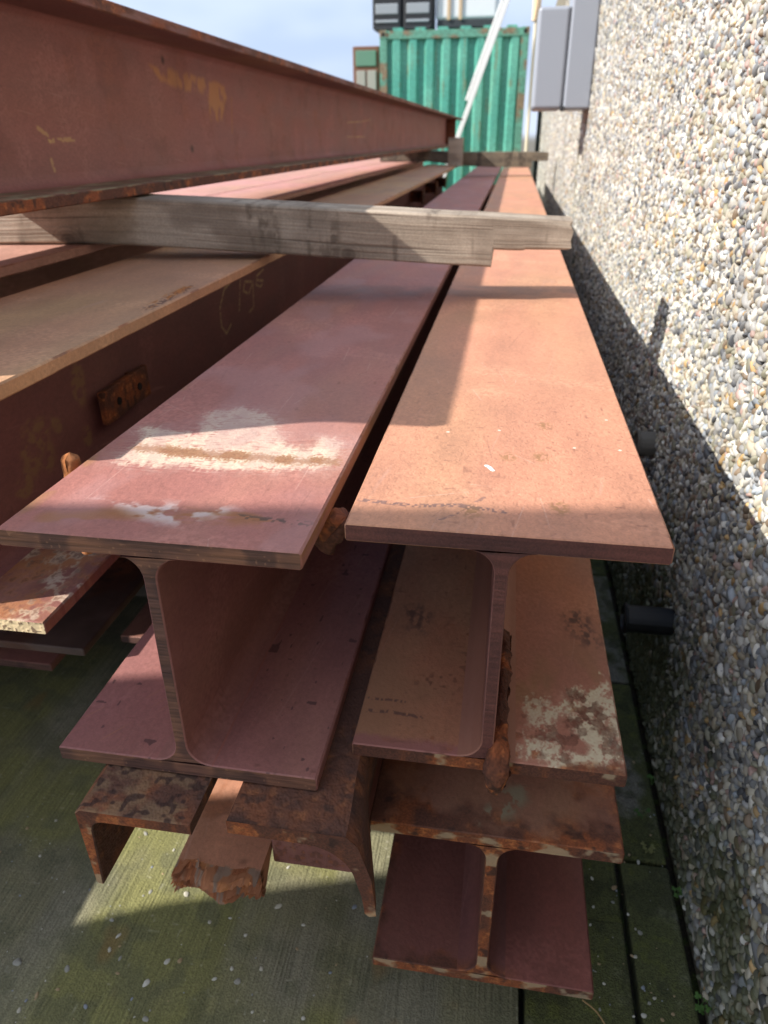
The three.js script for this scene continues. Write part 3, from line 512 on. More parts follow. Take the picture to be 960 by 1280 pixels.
// ------------------------------------------------------------------ the steel: far left stack
const B = thing('steel_beam', 'primed steel H-beam with chalk figures on its web, left of the peeling beam', 'steel beam');
{
  const x0 = -0.835, y0 = 0.632, h = 0.314, WXB = -0.6783;
  const chalkC = onSide(WXB, [[289, 352], [280, 362], [275, 385], [277, 408], [283, 417], [289, 405]]), chalk1 = onSide(WXB, [[300, 350], [299, 388]]), chalk9 = onSide(WXB, [[314, 352], [306, 352], [304, 364], [311, 367], [316, 352], [317, 384], [311, 391]]), chalk6 = onSide(WXB, [[329, 337], [321, 345], [320, 356], [326, 359], [329, 351], [321, 350]]);
  const orange = onTop(y0 + h, [[178, 386], [200, 376], [215, 368], [236, 358]]);
  const top = (o, s, d, x, y, z, nx, ny) => {
    primer(o, s, d, 601, [188, 148, 108], [178, 132, 102], 0.8);
    const w = (F(x * 40, z * 40, 3, 602) - 0.5) * 0.02;
    if (ny > 0.4 || nx > 0.4) { mix3(o, 176, 106, 40, ss(0.014, 0.002, dLine(orange, x + w * 0.4, z)) * ss(0.4, 0.6, F(x * 110, z * 50, 3, 603))); mix3(o, 74, 46, 36, 0.6 * ss(0.016, 0.004, dLine(orange, x - 0.006, z)) * ss(0.5, 0.7, N(x * 300, z * 160, 604))); }
  };
  const blotch = [[45, 560, 26, 46], [72, 535, 8, 14], [110, 545, 10, 20], [30, 610, 14, 16], [98, 480, 9, 34]].map(([a, b, rx, ry]) => { const c = at(a, b, 0, WXB), e = at(a + rx, b, 0, WXB), f = at(a, b - ry, 0, WXB); return [c.z, c.y, Math.abs(e.z - c.z), Math.abs(f.y - c.y)]; });
  const web = (o, s, d, x, y, z, nx) => {
    primer(o, s, d, 611, [132, 84, 80], [124, 80, 76], 0.1);
    if (nx > 0.5) {
      const gr = N(z * 200, y * 400, 612), w = (F(z * 30, y * 30, 4, 613) - 0.5) * 1.4;
      let c = 0; for (const q of [chalkC, chalk1, chalk9, chalk6]) c = Math.max(c, 1 - ss(0.0015, 0.005, dLine(q, z, y)));
      mix3(o, 200, 172, 120, c * 0.85 * ss(0.05, 0.5, gr));
      for (const q of blotch) { const r = Math.hypot((z - q[0]) / q[2], (y - q[1]) / q[3]) + w * 0.8; mix3(o, 150, 116, 80, 0.75 * ss(1.05, 0.6, r) * ss(0.3, 0.6, F(z * 70, y * 120, 3, 614))); }
    }
  };
  const bot = (o, s, d, x, y, z, nx, ny) => {
    primer(o, s, d, 621, [140, 92, 84], [132, 84, 74], 0.3);
    if (ny > 0.5 || nx > 0.5) {
      const n = F(x * 22 + z * 9, z * 14, 4, 622), k = ss(0.5, 0.15, d) * (ny > 0.5 ? 1 : 0.25); const fi = F(x * 120, z * 90, 4, 624); mix3(o, 168, 112, 70, k * 0.75 * ss(0.34, 0.6, 0.6 * n + 0.4 * fi)); mix3(o, 198, 182, 160, k * 0.75 * ss(0.5, 0.62, 0.5 * F(x * 26, z * 20, 3, 623) + 0.5 * fi)); rusty(o, s, d, 625, k * 0.5 * ss(0.55, 0.7, fi));
    }
  };
  hBeam(B, x0, y0, 0.3, h, -0.648, -7.7, { top, web, bot, quality: [0.9, 1, 0.7] }, { cap: tileMat(256, 256, 0.2, 0.2, (x, y, o) => { o[0] = 206; o[1] = 184; o[2] = 146; const n = N(x * 300, y * 300, 631); if (n > 0.7) mix3(o, 96, 74, 58, 0.7); mul(o, 0.85 + 0.3 * F(x * 40, y * 40, 3, 632)); o[3] = n; }, 0.001), });
  // small rusty cleat welded to the web, and more along it
  const rm = rustMat;
  const mu = (g) => { const a = g.attributes.position, b = g.attributes.uv; for (let i = 0; i < a.count; i++) b.setXY(i, a.getX(i) + a.getZ(i), a.getY(i)); return g; };
  const dark = std(0x1d1512, 0.9);
  const cl = (z, y, w, hh, out, tilt) => {
    const p = new RoundedBoxGeometry(0.012, hh, w, 2, 0.003); p.rotateX(tilt); p.translate(WXB + out, y, z); const q = part(B, 'cleat', mu(p), rm);
    const st = new RoundedBoxGeometry(out, hh * 0.8, 0.012, 2, 0.003); st.translate(WXB + out / 2 - 0.002, y, z - w * 0.32); part(q, 'cleat_leg', mu(st), rm);
    for (const k of [-0.25, 0.22]) { const h = new THREE.CylinderGeometry(0.007, 0.007, 0.004, 14); h.rotateZ(Math.PI / 2); h.translate(WXB + out + 0.006, y - k * w * Math.sin(tilt), z + k * w); part(q, 'bolt_hole', h, dark); }
  };
  cl(-1.145, 0.778, 0.165, 0.058, 0.022, 0.02); cl(-5.2, 0.83, 0.1, 0.09, 0.09, 0); cl(-6.1, 0.83, 0.1, 0.09, 0.09, 0); cl(-6.9, 0.83, 0.1, 0.09, 0.09, 0);
}
function plainPrimer(seed, a, b, du) { const f = (o, s, d) => primer(o, s, d, seed, a, b, du); f.cache = {}; return { top: f, web: f, bot: f, quality: [0.4, 0.25, 0.22] }; }
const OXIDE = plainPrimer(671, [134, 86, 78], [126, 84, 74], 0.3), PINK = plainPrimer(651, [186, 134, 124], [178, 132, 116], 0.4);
const C = thing('steel_beam', 'pale pink primed steel H-beam beyond the chalk-marked one, partly under the raised girder', 'steel beam');
hBeam(C, -1.2, 0.68, 0.3, 0.298, -0.53, -9.2, PINK, { cap: capSaw });
const B2 = thing('steel_plate', 'flat rusty steel plate in the shade below the chalk-marked beam', 'steel plate');
{ const g = new RoundedBoxGeometry(0.3, 0.014, 7.4, 2, 0.003); g.translate(-0.74, 0.493, -4.48); const p = g.attributes.position, uv = g.attributes.uv; for (let i = 0; i < p.count; i++) uv.setXY(i, p.getX(i) + p.getY(i), p.getZ(i)); part(B2, 'plate', g, tileMat(512, 512, 0.6, 0.6, (x, y, o) => { o[0] = 92; o[1] = 74; o[2] = 68; mul(o, 0.8 + 0.4 * F(x * 30, y * 30, 3, 681)); rusty(o, x, y, 682, 0.6 * ss(0.5, 0.66, F(x * 9, y * 9, 4, 683))); }, 0.001, { roughness: 0.7 })); }
const E = thing('steel_beam', 'dull pink primed steel H-beam lying against the far side of the pale pink one', 'steel beam');
hBeam(E, -1.507, 0.68, 0.3, 0.298, -0.95, -9.0, PINK, { cap: capSaw });
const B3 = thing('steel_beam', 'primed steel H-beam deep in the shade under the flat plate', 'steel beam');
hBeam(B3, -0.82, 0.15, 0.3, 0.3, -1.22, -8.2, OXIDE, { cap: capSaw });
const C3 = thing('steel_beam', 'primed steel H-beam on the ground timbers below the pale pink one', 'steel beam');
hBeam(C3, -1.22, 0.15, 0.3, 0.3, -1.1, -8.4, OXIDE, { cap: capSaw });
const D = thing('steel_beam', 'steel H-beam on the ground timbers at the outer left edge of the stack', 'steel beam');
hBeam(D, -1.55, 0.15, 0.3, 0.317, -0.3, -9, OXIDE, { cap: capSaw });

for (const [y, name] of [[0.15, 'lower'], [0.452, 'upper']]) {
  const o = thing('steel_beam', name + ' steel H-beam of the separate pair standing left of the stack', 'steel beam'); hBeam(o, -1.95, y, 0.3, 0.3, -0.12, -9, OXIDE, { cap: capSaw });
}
// raised girder
const G = thing('steel_girder', 'deep brown steel girder resting on the timber, raised above the other beams', 'steel girder');
{
  const WG = -0.9183;
  const run = onSide(WG, [[185, 80], [235, 90], [280, 106], [283, 120], [278, 150], [262, 150], [258, 118], [230, 112], [200, 102]]), drip = onSide(WG, [[289, 122], [290, 166]]), drip2 = onSide(WG, [[272, 118], [272, 150]]);
  const mk = [[[47, 160], [58, 168], [62, 176]], [[62, 176], [92, 174]], [[64, 200], [68, 213]], [[434, 153], [452, 152], [462, 150]], [[434, 171], [456, 171]], [[462, 146], [465, 158]]].map((l) => onSide(WG, l));
  const dots = onSide(WG, [[203, 75], [240, 186], [165, 38]]);
  const top = (o, s, d, x, y, z, nx) => { primer(o, s, d, 701, MAROON, BROWN, 0.3); if (nx > 0.3) rusty(o, s, d, 703, 0.75 * ss(0.35, 0.6, F(s * 60, d * 14, 4, 704))); };
  const web = (o, s, d, x, y, z, nx) => {
    primer(o, s, d, 711, [150, 98, 93], [146, 96, 89], 0.06);
    if (nx > 0.3) {
      const w = (F(z * 18, y * 26, 3, 712) - 0.5) * 0.04, gr = F(z * 60, y * 20, 3, 713);
      if (z > -3.2) mix3(o, 188, 132, 84, 0.85 * ss(0.006, -0.01, sdPoly(run, z + w, y + w * 0.5)) * ss(0.34, 0.52, gr)); mix3(o, 178, 120, 72, 0.5 * Math.max(ss(0.007, 0.002, dLine(drip, z, y)), ss(0.012, 0.002, dLine(drip2, z, y))));
      if (y < 1.32) for (const l of mk) mix3(o, 196, 160, 108, 0.7 * ss(0.007, 0.002, dLine(l, z, y)) * ss(0.3, 0.5, N(z * 120, y * 120, 714)));
      for (const q of dots) mix3(o, 70, 48, 44, 0.8 * ss(0.014, 0.004, Math.hypot(z - q[0], y - q[1])));
       rusty(o, s, d, 715, 0.14 * ss(0.55, 0.7, F(z * 12, y * 12, 4, 716)));
    }
  };
  const bot = (o, s, d, x, y, z, nx, ny) => { primer(o, s, d, 721, [118, 80, 62], BROWN, 0.5); if (nx > 0.3) rusty(o, s, d, 722, 0.95); if (ny > 0.5) { const n = F(x * 40, z * 20, 4, 723); mix3(o, 140, 128, 100, 0.9 * ss(0.42, 0.58, n)); mix3(o, 96, 84, 56, 0.6 * ss(0.5, 0.65, F(x * 30 + 4, z * 30, 4, 724))); } };
  hBeam(G, -1.075, 1.0755, 0.3, 0.337, -0.54, -11.7, { top, web, bot, quality: [0.8, 1.2, 0.8] }, { cap: capSaw, tf: 0.021 });
  const st = new RoundedBoxGeometry(0.13, 0.293, 0.014, 2, 0.002); st.translate(-0.8525, 1.0755 + 0.1685, -10.6); part(G, 'stiffener', st, rustMat);
}

// ------------------------------------------------------------------ timbers
function woodMat(seed, c1, c2, dark) {
  return tileMat(1024, 512, 1.2, 0.5, (x, y, o) => {                      // x along the grain
    const w = F(x * 1.2, y * 3, 2, seed) * 0.02, g = N(x * 3.5, (y + w) * 300, seed + 1), g2 = N(x * 14, (y + w) * 700, seed + 2), n = F(x * 4, y * 22, 4, seed + 3), cr = N(x * 3.2, (y + w) * 170, seed + 4), f = N(x * 500, y * 500, seed + 7);
    o[0] = c1[0]; o[1] = c1[1]; o[2] = c1[2]; mixc(o, c2, ss(0.38, 0.66, n)); mul(o, (0.86 + 0.15 * g + 0.1 * g2) * (0.93 + 0.14 * f));
    mixc(o, dark, 0.55 * ss(0.86, 0.97, cr)); mixc(o, dark, 0.7 * ss(0.58, 0.74, F(x * 24, y * 3.5, 4, seed + 6)) * ss(0.25, 0.6, F(x * 120, y * 90, 2, seed + 8))); mixc(o, dark, 0.35 * ss(0.5, 0.7, F(x * 7, y * 11, 4, seed + 9)));
    const kx = (x % 0.6) - 0.34, ky = (y % 0.25) - 0.11, kr = Math.hypot(kx * 0.8, ky) / 0.018; if (kr < 2.4) mixc(o, dark, 0.75 * (1 - ss(0.2, 1.1, kr)) + 0.25 * (0.5 + 0.5 * Math.sin(kr * 14)) * (1 - ss(1, 2.4, kr)));
    o[3] = 0.3 + 0.3 * g + 0.25 * g2 - 0.5 * ss(0.8, 0.95, cr) + 0.2 * n;
  }, 0.0022, { roughness: 0.9 });
}
const wood1 = woodMat(801, [176, 162, 146], [156, 141, 125], [94, 82, 71]), wood2 = woodMat(831, [116, 104, 88], [98, 88, 76], [52, 46, 40]);
// sections: [x, yBottom, yTop]; front plane z = zf(x), depth w
function timber(t, name, sec, zf, w, m, seed, along = 'x') {
  const c = 0.004, per = 0.0008, pos = [], uv = [], idx = [];
  const ring = ([x, y0, y1, jag = 0], k) => {
    const z1 = zf(x), z0 = z1 - w, j = () => (F(x * 37 + k, seed, 2, seed) - 0.5) * per;
    return [[y0, z1 - c], [y0 + c, z1], [lerp(y0, y1, 0.33), z1 + 0.002 * (N(x * 20, 1, seed) - 0.5)], [lerp(y0, y1, 0.66), z1 + 0.002 * (N(x * 20, 5, seed) - 0.5)], [y1 - c, z1], [y1, z1 - c], [y1, z0 + c], [y1 - c, z0], [y0 + c, z0], [y0, z0 + c]].map(([y, z], i) => [x + jag * (N(i * 1.7, k, seed + 3) - 0.5) * 2, y + j() + 0.0012 * (N(x * 14, i, seed + 1) - 0.5), z]);
  };
  const dense = []; for (let k = 0; k + 1 < sec.length; k++) { const a = sec[k], b = sec[k + 1], n = Math.max(1, Math.ceil(Math.abs(b[0] - a[0]) / 0.05)); for (let i = 0; i < n; i++) dense.push([lerp(a[0], b[0], i / n), lerp(a[1], b[1], i / n), lerp(a[2], b[2], i / n), i ? 0 : a[3] ?? 0]); } dense.push(sec[sec.length - 1]);
  const rings = dense.map(ring), n = rings[0].length;
  for (let e = 0; e < n; e++) {
    const base = pos.length / 3; let arcL = 0; for (let q = 0; q < e; q++) arcL += Math.hypot(rings[0][q + 1][1] - rings[0][q][1], rings[0][q + 1][2] - rings[0][q][2]);
    const f = (e + 1) % n, step = Math.hypot(rings[0][f][1] - rings[0][e][1], rings[0][f][2] - rings[0][e][2]);
    for (const R of rings) { pos.push(...R[e], ...R[f]); uv.push(R[e][0], arcL + seed * 0.07, R[f][0], arcL + step + seed * 0.07); }
    for (let k = 0; k + 1 < rings.length; k++) { const b = base + k * 2; idx.push(b, b + 2, b + 1, b + 1, b + 2, b + 3); }
  }
  for (const [R, flip] of [[rings[0], false], [rings[rings.length - 1], true]]) { const base = pos.length / 3; for (const p of R) { pos.push(...p); uv.push(p[1] * 0.2, p[2] + p[1]); } for (let i = 1; i + 1 < n; i++) flip ? idx.push(base, base + i, base + i + 1) : idx.push(base, base + i + 1, base + i); }
  let g = new THREE.BufferGeometry(); g.setAttribute('position', new THREE.Float32BufferAttribute(pos, 3)); g.setAttribute('uv', new THREE.Float32BufferAttribute(uv, 2)); g.setIndex(idx);
  g = toCreasedNormals(g, 0.7); return part(t, name, g, m);
}
{
  const t = thing('timber_spacer', 'grey weathered timber laid across the beams under the raised girder', 'timber');
  const top = (x) => Math.min(1.0285 - 0.0545 * x, 1.0735), bot = (x) => 0.9275 - 0.062 * x;
  const zf = (x) => -1.622 - 0.135 * (x + 0.16);
  timber(t, 'baulk', [[-1.38, 0.98, 1.0735, 0.01], [-0.9, 0.981, 1.0735], [-0.80, 0.977, top(-0.8)], [-0.53, bot(-0.53), top(-0.53)], [-0.31, bot(-0.31), top(-0.31)], [-0.036, bot(-0.036), top(-0.036)], [-0.033, 0.966, top(-0.033)], [0.03, 0.9645, top(0.03)], [0.034, 0.9665, top(0.034)], [0.128, 0.9655, 1.0215, 0.006]], zf, 0.125, wood1, 5);
}
{
  const t = thing('timber_spacer', 'dark weathered timber across the far end of the beams, in front of the container', 'timber');
  timber(t, 'baulk', [[-1.25, 0.982, 1.0735], [-0.8, 0.982, 1.0735], [-0.52, 0.948, 1.06], [-0.23, 0.935, 1.06], [0.150, 0.93, 1.06], [0.153, 0.985, 1.058], [0.29, 0.985, 1.056, 0.008]], () => -7.4, 0.14, wood2, 9);
  const b = thing('wood_block', 'short grey wood block standing on the far end of the chalk-marked beam', 'wood block');
  timber(b, 'block', [[-0.60, 0.945, 1.176, 0.004], [-0.53, 0.945, 1.176], [-0.472, 0.945, 1.176, 0.004]], () => -7.24, 0.13, wood1, 12);
}
// sleepers that carry the stack
const cribs = [['near', -1.6, 0.16], ['far', -6.6, 0.16]];
for (const [where, z, w] of cribs) {
  const put = (x0, x1, y0, y1, label) => { const t = thing('sleeper', label + ' at the ' + where + ' supports', 'timber', 'sleepers in the stack'); timber(t, 'baulk', [[x0, y0 + 0.003, y1 - 0.003], [(x0 + x1) / 2, y0 + 0.003, y1 - 0.003], [x1, y0 + 0.003, y1 - 0.003]], () => z, w, wood2, 20 + Math.round((x0 + 2) * 7 + y0 * 30)); };
  put(-1.98, 0.24, 0, 0.15, 'long wooden sleeper on the concrete under the whole stack');
  put(-0.11, 0.17, 0.445, 0.5565, 'short wooden sleeper between the two beams by the wall');
  put(-0.385, -0.145, 0.15, 0.345, 'short wooden sleeper low under the peeling beam');
  if (z > -2) put(-0.385, -0.145, 0.345, 0.541, 'short wooden sleeper inside the rusted channel'); else put(-0.385, -0.145, 0.345, 0.5595, 'short wooden sleeper directly under the peeling beam');
    put(-1.5, -1.22, 0.467, 0.68, 'short wooden sleeper under the dull pink beam');
  put(-0.81, -0.6, 0.45, 0.486, 'thin wooden lath under the flat rusty plate');
  put(-0.83, -0.54, 0.50, 0.632, 'short wooden sleeper under the chalk-marked beam');
    put(-1.19, -0.93, 0.45, 0.68, 'wooden sleeper under the pale pink beam');
}
{ const t = thing('sleeper', 'small wooden packer under the torn plate and the maroon steel block', 'timber'); timber(t, 'baulk', [[-0.4, 0.003, 0.2705], [-0.2, 0.003, 0.2705], [-0.13, 0.003, 0.2705]], () => -1.02, 0.14, wood2, 77); }
console.log('steel and timber done');

// ------------------------------------------------------------------ grey cabinet on the wall
{
  const t = thing('wall_cabinet', 'light grey two-part electrical cabinet fixed to the pebble wall above the beams', 'cabinet');
  const m = std(0x9499a3, 0.4), rb = (x0, x1, y0, y1, z0, z1, r) => { const g = new RoundedBoxGeometry(x1 - x0, y1 - y0, z1 - z0, 4, r); g.translate((x0 + x1) / 2, (y0 + y1) / 2, (z0 + z1) / 2); return g; };
  part(t, 'body', rb(0.2345, 0.376, 1.31, 2.05, -4.92, -4.55, 0.014), m);
  const d = part(t, 'cover', rb(0.067, 0.2315, 1.31, 1.775, -4.92, -4.552, 0.02), m);
  part(d, 'seam', rb(0.2300, 0.2360, 1.318, 1.77, -4.91, -4.56, 0.002), std(0x3a3d42, 0.7));
  part(t, 'catch', rb(0.220, 0.242, 1.302, 1.325, -4.6, -4.535, 0.004), std(0x2a2b2e, 0.5));
}
// ------------------------------------------------------------------ green container and what stands about it
{
  const t = thing('shipping_container', 'green corrugated shipping container with a rusty top rail behind the steel stack', 'container');
  const greenMat = tileMat(512, 512, 2.4, 2.4, (x, y, o) => { const n = F(x * 2.2, y * 1.2, 4, 901), f = F(x * 20, y * 3, 4, 902); o[0] = 72; o[1] = 148; o[2] = 132; mix3(o, 92, 160, 142, ss(0.4, 0.7, n)); mix3(o, 132, 104, 74, 0.5 * ss(0.66, 0.8, f)); mul(o, 0.9 + 0.2 * N(x * 60, y * 60, 903)); }, 0.001, { roughness: 0.55 });
  const railMat = tileMat(512, 256, 2.4, 1.2, (x, y, o) => { const f = F(x * 7, y * 9, 4, 911); o[0] = 84; o[1] = 138; o[2] = 120; mix3(o, 124, 96, 74, 0.85 * ss(0.44, 0.66, f)); mul(o, 0.85 + 0.3 * N(x * 50, y * 50, 912)); }, 0.001, { roughness: 0.7 });
  const x0 = -2.22, x1 = 0.08, y0 = 0.002, y1 = 2.66, z = -13.2, dep = 6;
  const box = (a, b, c, d, e, f, r = 0.006) => { const g = new RoundedBoxGeometry(b - a, d - c, f - e, 2, r); g.translate((a + b) / 2, (c + d) / 2, (e + f) / 2); const p = g.attributes.position, uv = g.attributes.uv; for (let i = 0; i < p.count; i++) uv.setXY(i, p.getX(i) + p.getZ(i), p.getY(i)); return g; };
  const sh = new THREE.Shape(), A = x0 + 0.1, Bx = x1 - 0.1, n = 8, pitch = (Bx - A) / n; sh.moveTo(A, -0.07);
  const pts = [[A, -0.07]]; for (let k = 0; k < n; k++) { const a = A + k * pitch; pts.push([a + pitch * 0.28, -0.07], [a + pitch * 0.42, -0.015], [a + pitch * 0.82, -0.015], [a + pitch * 0.96, -0.07]); } pts.push([Bx, -0.07]);
  const pos = [], uv = [], idx = []; let arcL = 0; pts.forEach((p, i) => { if (i) arcL += Math.hypot(p[0] - pts[i - 1][0], p[1] - pts[i - 1][1]); pos.push(p[0], 0.14, z + p[1], p[0], y1 - 0.11, z + p[1]); uv.push(arcL, 0.14, arcL, y1); if (i) { const b = (i - 1) * 2; idx.push(b, b + 2, b + 1, b + 1, b + 2, b + 3); } });
  let cg = new THREE.BufferGeometry(); cg.setAttribute('position', new THREE.Float32BufferAttribute(pos, 3)); cg.setAttribute('uv', new THREE.Float32BufferAttribute(uv, 2)); cg.setIndex(idx); cg = toCreasedNormals(cg, 0.2);
  part(t, 'corrugated_panel', cg, greenMat);
  part(t, 'body', box(x0 + 0.02, x1 - 0.02, 0.03, y1 - 0.02, z - dep, z - 0.09), greenMat);
  part(t, 'top_rail', box(x0 + 0.12, x1 - 0.12, y1 - 0.12, y1 - 0.008, z - 0.085, z - 0.004), railMat);
  part(t, 'bottom_rail', box(x0 + 0.12, x1 - 0.12, 0.02, 0.16, z - 0.085, z - 0.004), railMat);
  for (const [a, b] of [[x0, x0 + 0.115], [x1 - 0.115, x1]]) { part(t, 'corner_post', box(a, b, 0.12, y1 - 0.12, z - 0.1, z), railMat); for (const yy of [y0, y1 - 0.118]) { const cc = part(t, 'corner_casting', box(a - 0.004, b + 0.004, yy, yy + 0.118, z - 0.15, z + 0.006, 0.012), railMat); part(cc, 'lifting_hole', box(a + 0.03, b - 0.03, yy + 0.03, yy + 0.09, z - 0.02, z + 0.009, 0.008), std(0x101210, 0.9)); } }
  for (let k = 0; k < 6; k++) { const a = A + (k + 0.3) * (Bx - A) / 6; part(t, 'roof_rib', box(a, a + 0.16, y1 - 0.02, y1 + 0.03, z - 2.5, z - 0.02, 0.01), greenMat); }
}
{
  const bx = (t, n, a, b, c, d, e, f, m, r = 0.01) => { const g = new RoundedBoxGeometry(b - a, d - c, f - e, 3, r); g.translate((a + b) / 2, (c + d) / 2, (e + f) / 2); return part(t, n, g, m); };
  const black = std(0x1b1d21, 0.5), grey = std(0x8d9399, 0.45), white = std(0xcdd2d6, 0.5), dk = std(0x2c3034, 0.6);
  for (const [i, xa] of [[0, -2.37], [1, -1.88]]) {
    const t = thing('equipment_case', i ? 'black equipment case with pale panel beside the white tank on the container' : 'black equipment case with pale panel at the outer corner of the container roof', 'case');
    bx(t, 'shell', xa, xa + 0.46, 2.692, 3.3, -13.9, -13.42, black, 0.03); const p = bx(t, 'pale_panel', xa + 0.05, xa + 0.41, 2.89, 3.03, -13.46, -13.41, grey, 0.015); bx(p, 'panel_rib', xa + 0.05, xa + 0.41, 2.78, 2.82, -13.44, -13.405, grey, 0.01); bx(t, 'foot', xa + 0.03, xa + 0.43, 2.6915, 2.72, -13.43, -13.40, dk, 0.006);
  }
  const k = thing('white_tank', 'white liquid tank with tan straps standing on the container roof', 'tank');
  bx(k, 'shell', -1.38, -0.42, 2.80, 3.7, -14.4, -13.5, white, 0.06); for (const x of [-1.2, -1.02]) bx(k, 'strap', x, x + 0.05, 2.80, 3.71, -13.52, -13.47, std(0xb9a184, 0.8), 0.006);
  bx(k, 'pallet', -1.36, -0.44, 2.70, 2.80, -14.35, -13.5, dk, 0.01); for (const x of [-1.30, -0.95, -0.6]) bx(k, 'pallet_foot', x, x + 0.1, 2.692, 2.72, -14.3, -13.48, dk, 0.005);
  const c = thing('green_panel_box', 'rust-framed box with green and white panels left of the container', 'box');
  const fr = std(0x6d4a38, 0.8); bx(c, 'shell', -2.74, -2.30, 0.002, 2.50, -14.6, -13.62, fr, 0.02); bx(c, 'green_panel', -2.69, -2.35, 2.22, 2.44, -13.63, -13.60, std(0x58806c, 0.6), 0.01);
  for (const x of [-2.68, -2.50]) bx(c, 'white_panel', x, x + 0.15, 1.75, 2.16, -13.63, -13.60, std(0x98968e, 0.6), 0.01);
  // leaning white strut in front of the container
  const s = thing('leaning_strut', 'white metal strut leaning steeply in front of the green container', 'strut');
  const a = new THREE.Vector3(-1.335, 0, -12.62), b = new THREE.Vector3(0.03, 3.75, -12.75), dir = b.clone().sub(a), L = dir.length(), q = new THREE.Quaternion().setFromUnitVectors(new THREE.Vector3(0, 1, 0), dir.clone().normalize());
  const rail = (n, w, d, l0, l1, off, m) => { const g = new RoundedBoxGeometry(w, l1 - l0, d, 2, 0.008); g.translate(off, (l0 + l1) / 2, 0); g.applyQuaternion(q); g.translate(a.x, a.y, a.z); return part(s, n, g, m); };
  const wm = std(0xd4d5d4, 0.45); rail('rail', 0.07, 0.05, 0.02, L, 0, wm); rail('inner_tube', 0.05, 0.04, L * 0.44, L, -0.065, wm); rail('rib', 0.012, 0.03, L * 0.45, L, -0.034, std(0x9fa3a6, 0.5));
  const p = thing('cream_post', 'thin cream post between the container and the pebble wall', 'post');
  const pg = new THREE.CylinderGeometry(0.022, 0.024, 3.6, 20); pg.translate(0.16, 1.802, -13.0); part(p, 'shaft', pg, std(0xd8cdb4, 0.7)); const pc = new THREE.CylinderGeometry(0.06, 0.06, 0.5, 20); pc.translate(0.16, 2.95, -13.0); part(p, 'sleeve', pc, std(0xdcbf9a, 0.7));
}
// ------------------------------------------------------------------ concrete panel outside the picture that shades the near ends
{
  const m = tileMat(512, 512, 1.0, 1.0, (x, y, o) => { const n = F(x * 6, y * 6, 5, 931), f = N(x * 300, y * 300, 932); o[0] = 150; o[1] = 146; o[2] = 136; mul(o, 0.8 + 0.25 * n + 0.1 * f); o[3] = f; }, 0.002, { roughness: 0.95 });
  const t = thing('concrete_panel', 'tall narrow precast concrete panel with sloping edges left of the steel stack', 'concrete panel');
  const sh = new THREE.Shape([[0.12, 0.0], [0.135, 1.45], [0.245, 2.08], [0.31, 2.355], [0.455, 2.7], [0.56, 3.0], [1.08, 3.0], [0.98, 2.0], [0.92, 0.0]].map(([z, y]) => new THREE.Vector2(z, y)));
  const g = new THREE.ExtrudeGeometry(sh, { depth: 0.22, bevelThickness: 0.012, bevelSize: 0.012, bevelSegments: 2 }); g.rotateY(-Math.PI / 2); g.translate(-2.18, 0.012, 0); part(t, 'panel', g, m);
}

// ------------------------------------------------------------------ small things on the ground
{
  const r = rng(9191), geos = [0, 1, 2].map((k) => { let q = new THREE.IcosahedronGeometry(1, 2); q.deleteAttribute('uv'); q.deleteAttribute('normal'); q = mergeVertices(q, 1e-4); const a = q.attributes.position; for (let i = 0; i < a.count; i++) { const x = a.getX(i), y = a.getY(i), z = a.getZ(i), e = 1 + 0.5 * (N(x * 1.6 + k * 5, y * 1.6 + z, 941) - 0.5); a.setXYZ(i, x * e, y * e, z * e); } q.computeVertexNormals(); return q; });
  const mats = [0xb9b4a4, 0x9c9a90, 0xc9c6ba, 0xa8916f, 0x8f95a0].map((c) => std(c, 0.85));
  const chip = (x, z, s, parent) => { const o = part(parent, 'pebble', geos[(r() * 3) | 0], mats[(r() * 5) | 0]); o.position.set(x, s * 0.12, z); o.rotation.y = r() * 6.3; o.scale.set(s * (0.8 + r() * 0.7), s * 0.32, s * (0.6 + r() * 0.4)); };
  for (const [px, py, s] of [[22, 1203, 8], [84, 1211, 5], [80, 1115, 3], [140, 1150, 4], [148, 1170, 4.5], [137, 1187, 4], [150, 1198, 3.5], [209, 1202, 4.5], [225, 1201, 4.5], [183, 1229, 5], [297, 1227, 5], [268, 1224, 4.5], [327, 1211, 5], [307, 1169, 3], [147, 1217, 3.5], [46, 1244, 4.5], [72, 1237, 4], [182, 1274, 5], [24, 1263, 4], [379, 1273, 4], [443, 1134, 4.5], [233, 1118, 6], [188, 1115, 3.5], [348, 1133, 5.5], [262, 1153, 4], [50, 1070, 3], [70, 1026, 3.5], [182, 1042, 4.5], [190, 1084, 3]]) { const p = at(px, py, 1, 0); chip(p.x, p.z, s * 0.00088, yard); }
  for (let k = 0; k < 110; k++) { const p = at(r() * 470 - 10, 960 + r() * 330, 1, 0); chip(p.x, p.z, 0.001 + 0.0024 * Math.pow(r(), 3), yard); }
  for (const [px, py, s] of [[748, 968, 5], [760, 1000, 3.5], [798, 1078, 3], [768, 1110, 4.5], [766, 1128, 3], [785, 1143, 2.6], [800, 1166, 2.8], [794, 1196, 2.6], [804, 1235, 3.5], [740, 1098, 3], [738, 1156, 2.4], [790, 1195, 2.4], [805, 1270, 3]]) { const p = at(px, py, 1, 0); chip(p.x, p.z, s * 0.0012, paving); }
  for (let k = 0; k < 70; k++) { const p = at(735 + r() * 130, 930 + r() * 350, 1, 0); if (p.x < 0.36 && p.x > 0.11) chip(p.x, p.z, 0.001 + 0.0022 * Math.pow(r(), 2), paving); }
}
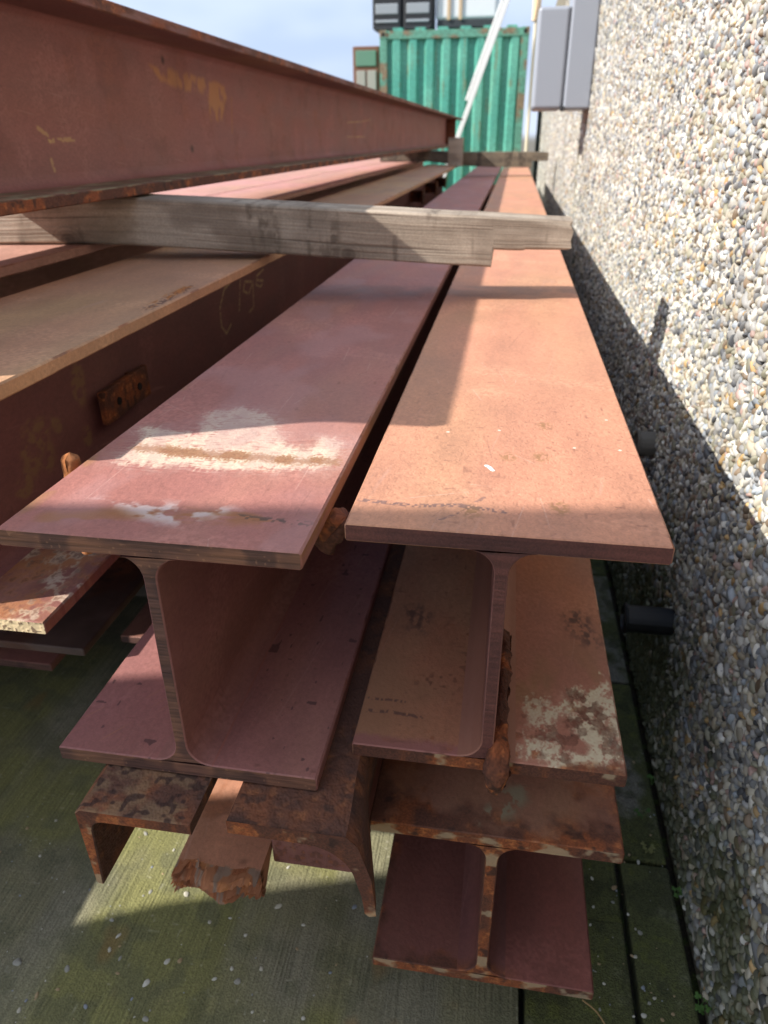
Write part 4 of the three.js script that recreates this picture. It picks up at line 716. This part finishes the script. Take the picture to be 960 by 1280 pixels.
// small weeds in the joints
{
  const r = rng(5151), lg = new THREE.BufferGeometry();
  const sh = new THREE.Shape(); sh.moveTo(0, 0); sh.bezierCurveTo(0.5, 0.1, 0.6, 0.75, 0.25, 0.98); sh.quadraticCurveTo(0, 0.86, 0, 0.86); sh.quadraticCurveTo(0, 0.86, -0.25, 0.98); sh.bezierCurveTo(-0.6, 0.75, -0.5, 0.1, 0, 0);
  const leaf = new THREE.ExtrudeGeometry(sh, { depth: 0.03, bevelEnabled: false, curveSegments: 6 }); leaf.rotateX(-Math.PI / 2);
  const green = new THREE.MeshStandardMaterial({ color: new THREE.Color(0x4a6b2c), roughness: 0.7 }), olive = new THREE.MeshStandardMaterial({ color: new THREE.Color(0x8a8a55), roughness: 0.8 });
  const spots = [[848, 1118, 5, 0.005, green, 'tiny green clover in the joint at the foot of the pebble wall'], [880, 1258, 6, 0.006, green, 'small green clover growing at the foot of the pebble wall by the last slab'], [818, 978, 3, 0.006, green, 'single-stemmed green weed at the wall foot behind the beam corner'], [803, 1020, 3, 0.006, green, 'flat green leaf weed lying on the mossy slab'], [808, 1062, 9, 0.005, olive, 'withered olive rosette weed on the mossy slab by the beam end']];
  for (const [px, py, n, s, m, label] of spots) {
    const p = at(px, py, 1, 0.004), t = thing('weed', label, 'weed'); t.position.set(Math.min(p.x, 0.366), 0, p.z);
    for (let k = 0; k < n; k++) {
      const a = r() * 6.28, l = s * (0.8 + r() * 1.4), h = 0.004 + r() * 0.012;
      const st = new THREE.TubeGeometry(new THREE.QuadraticBezierCurve3(new THREE.Vector3(0, -0.004, 0), new THREE.Vector3(Math.cos(a) * l * 0.3, h * 0.7, Math.sin(a) * l * 0.3), new THREE.Vector3(Math.cos(a) * l, h, Math.sin(a) * l)), 6, 0.0005, 5); const stem = part(t, 'stem', st, m);
      for (let q = 0; q < 3; q++) { const o = part(stem, 'leaf', leaf, m); o.position.set(Math.cos(a) * l, h, Math.sin(a) * l); o.scale.setScalar(s * (0.75 + r() * 0.4)); o.rotation.set((r() - 0.5) * 0.6, a + q * 2.09, (r() - 0.5) * 0.6); }
    }
  }
  const d = thing('dry_stalk', 'thin dry straw stalk lying beside the lowest beam corner', 'stalk'), q0 = at(728, 1250, 1, 0.006), q1 = at(745, 1264, 1, 0.008), q2 = at(762, 1290, 1, 0.003);
  part(d, 'stem', new THREE.TubeGeometry(new THREE.CatmullRomCurve3([q0, q1, q2]), 16, 0.0012, 6), std(0xa98a5c, 0.85));
}
console.log('all built');
renderer.render(scene, camera);
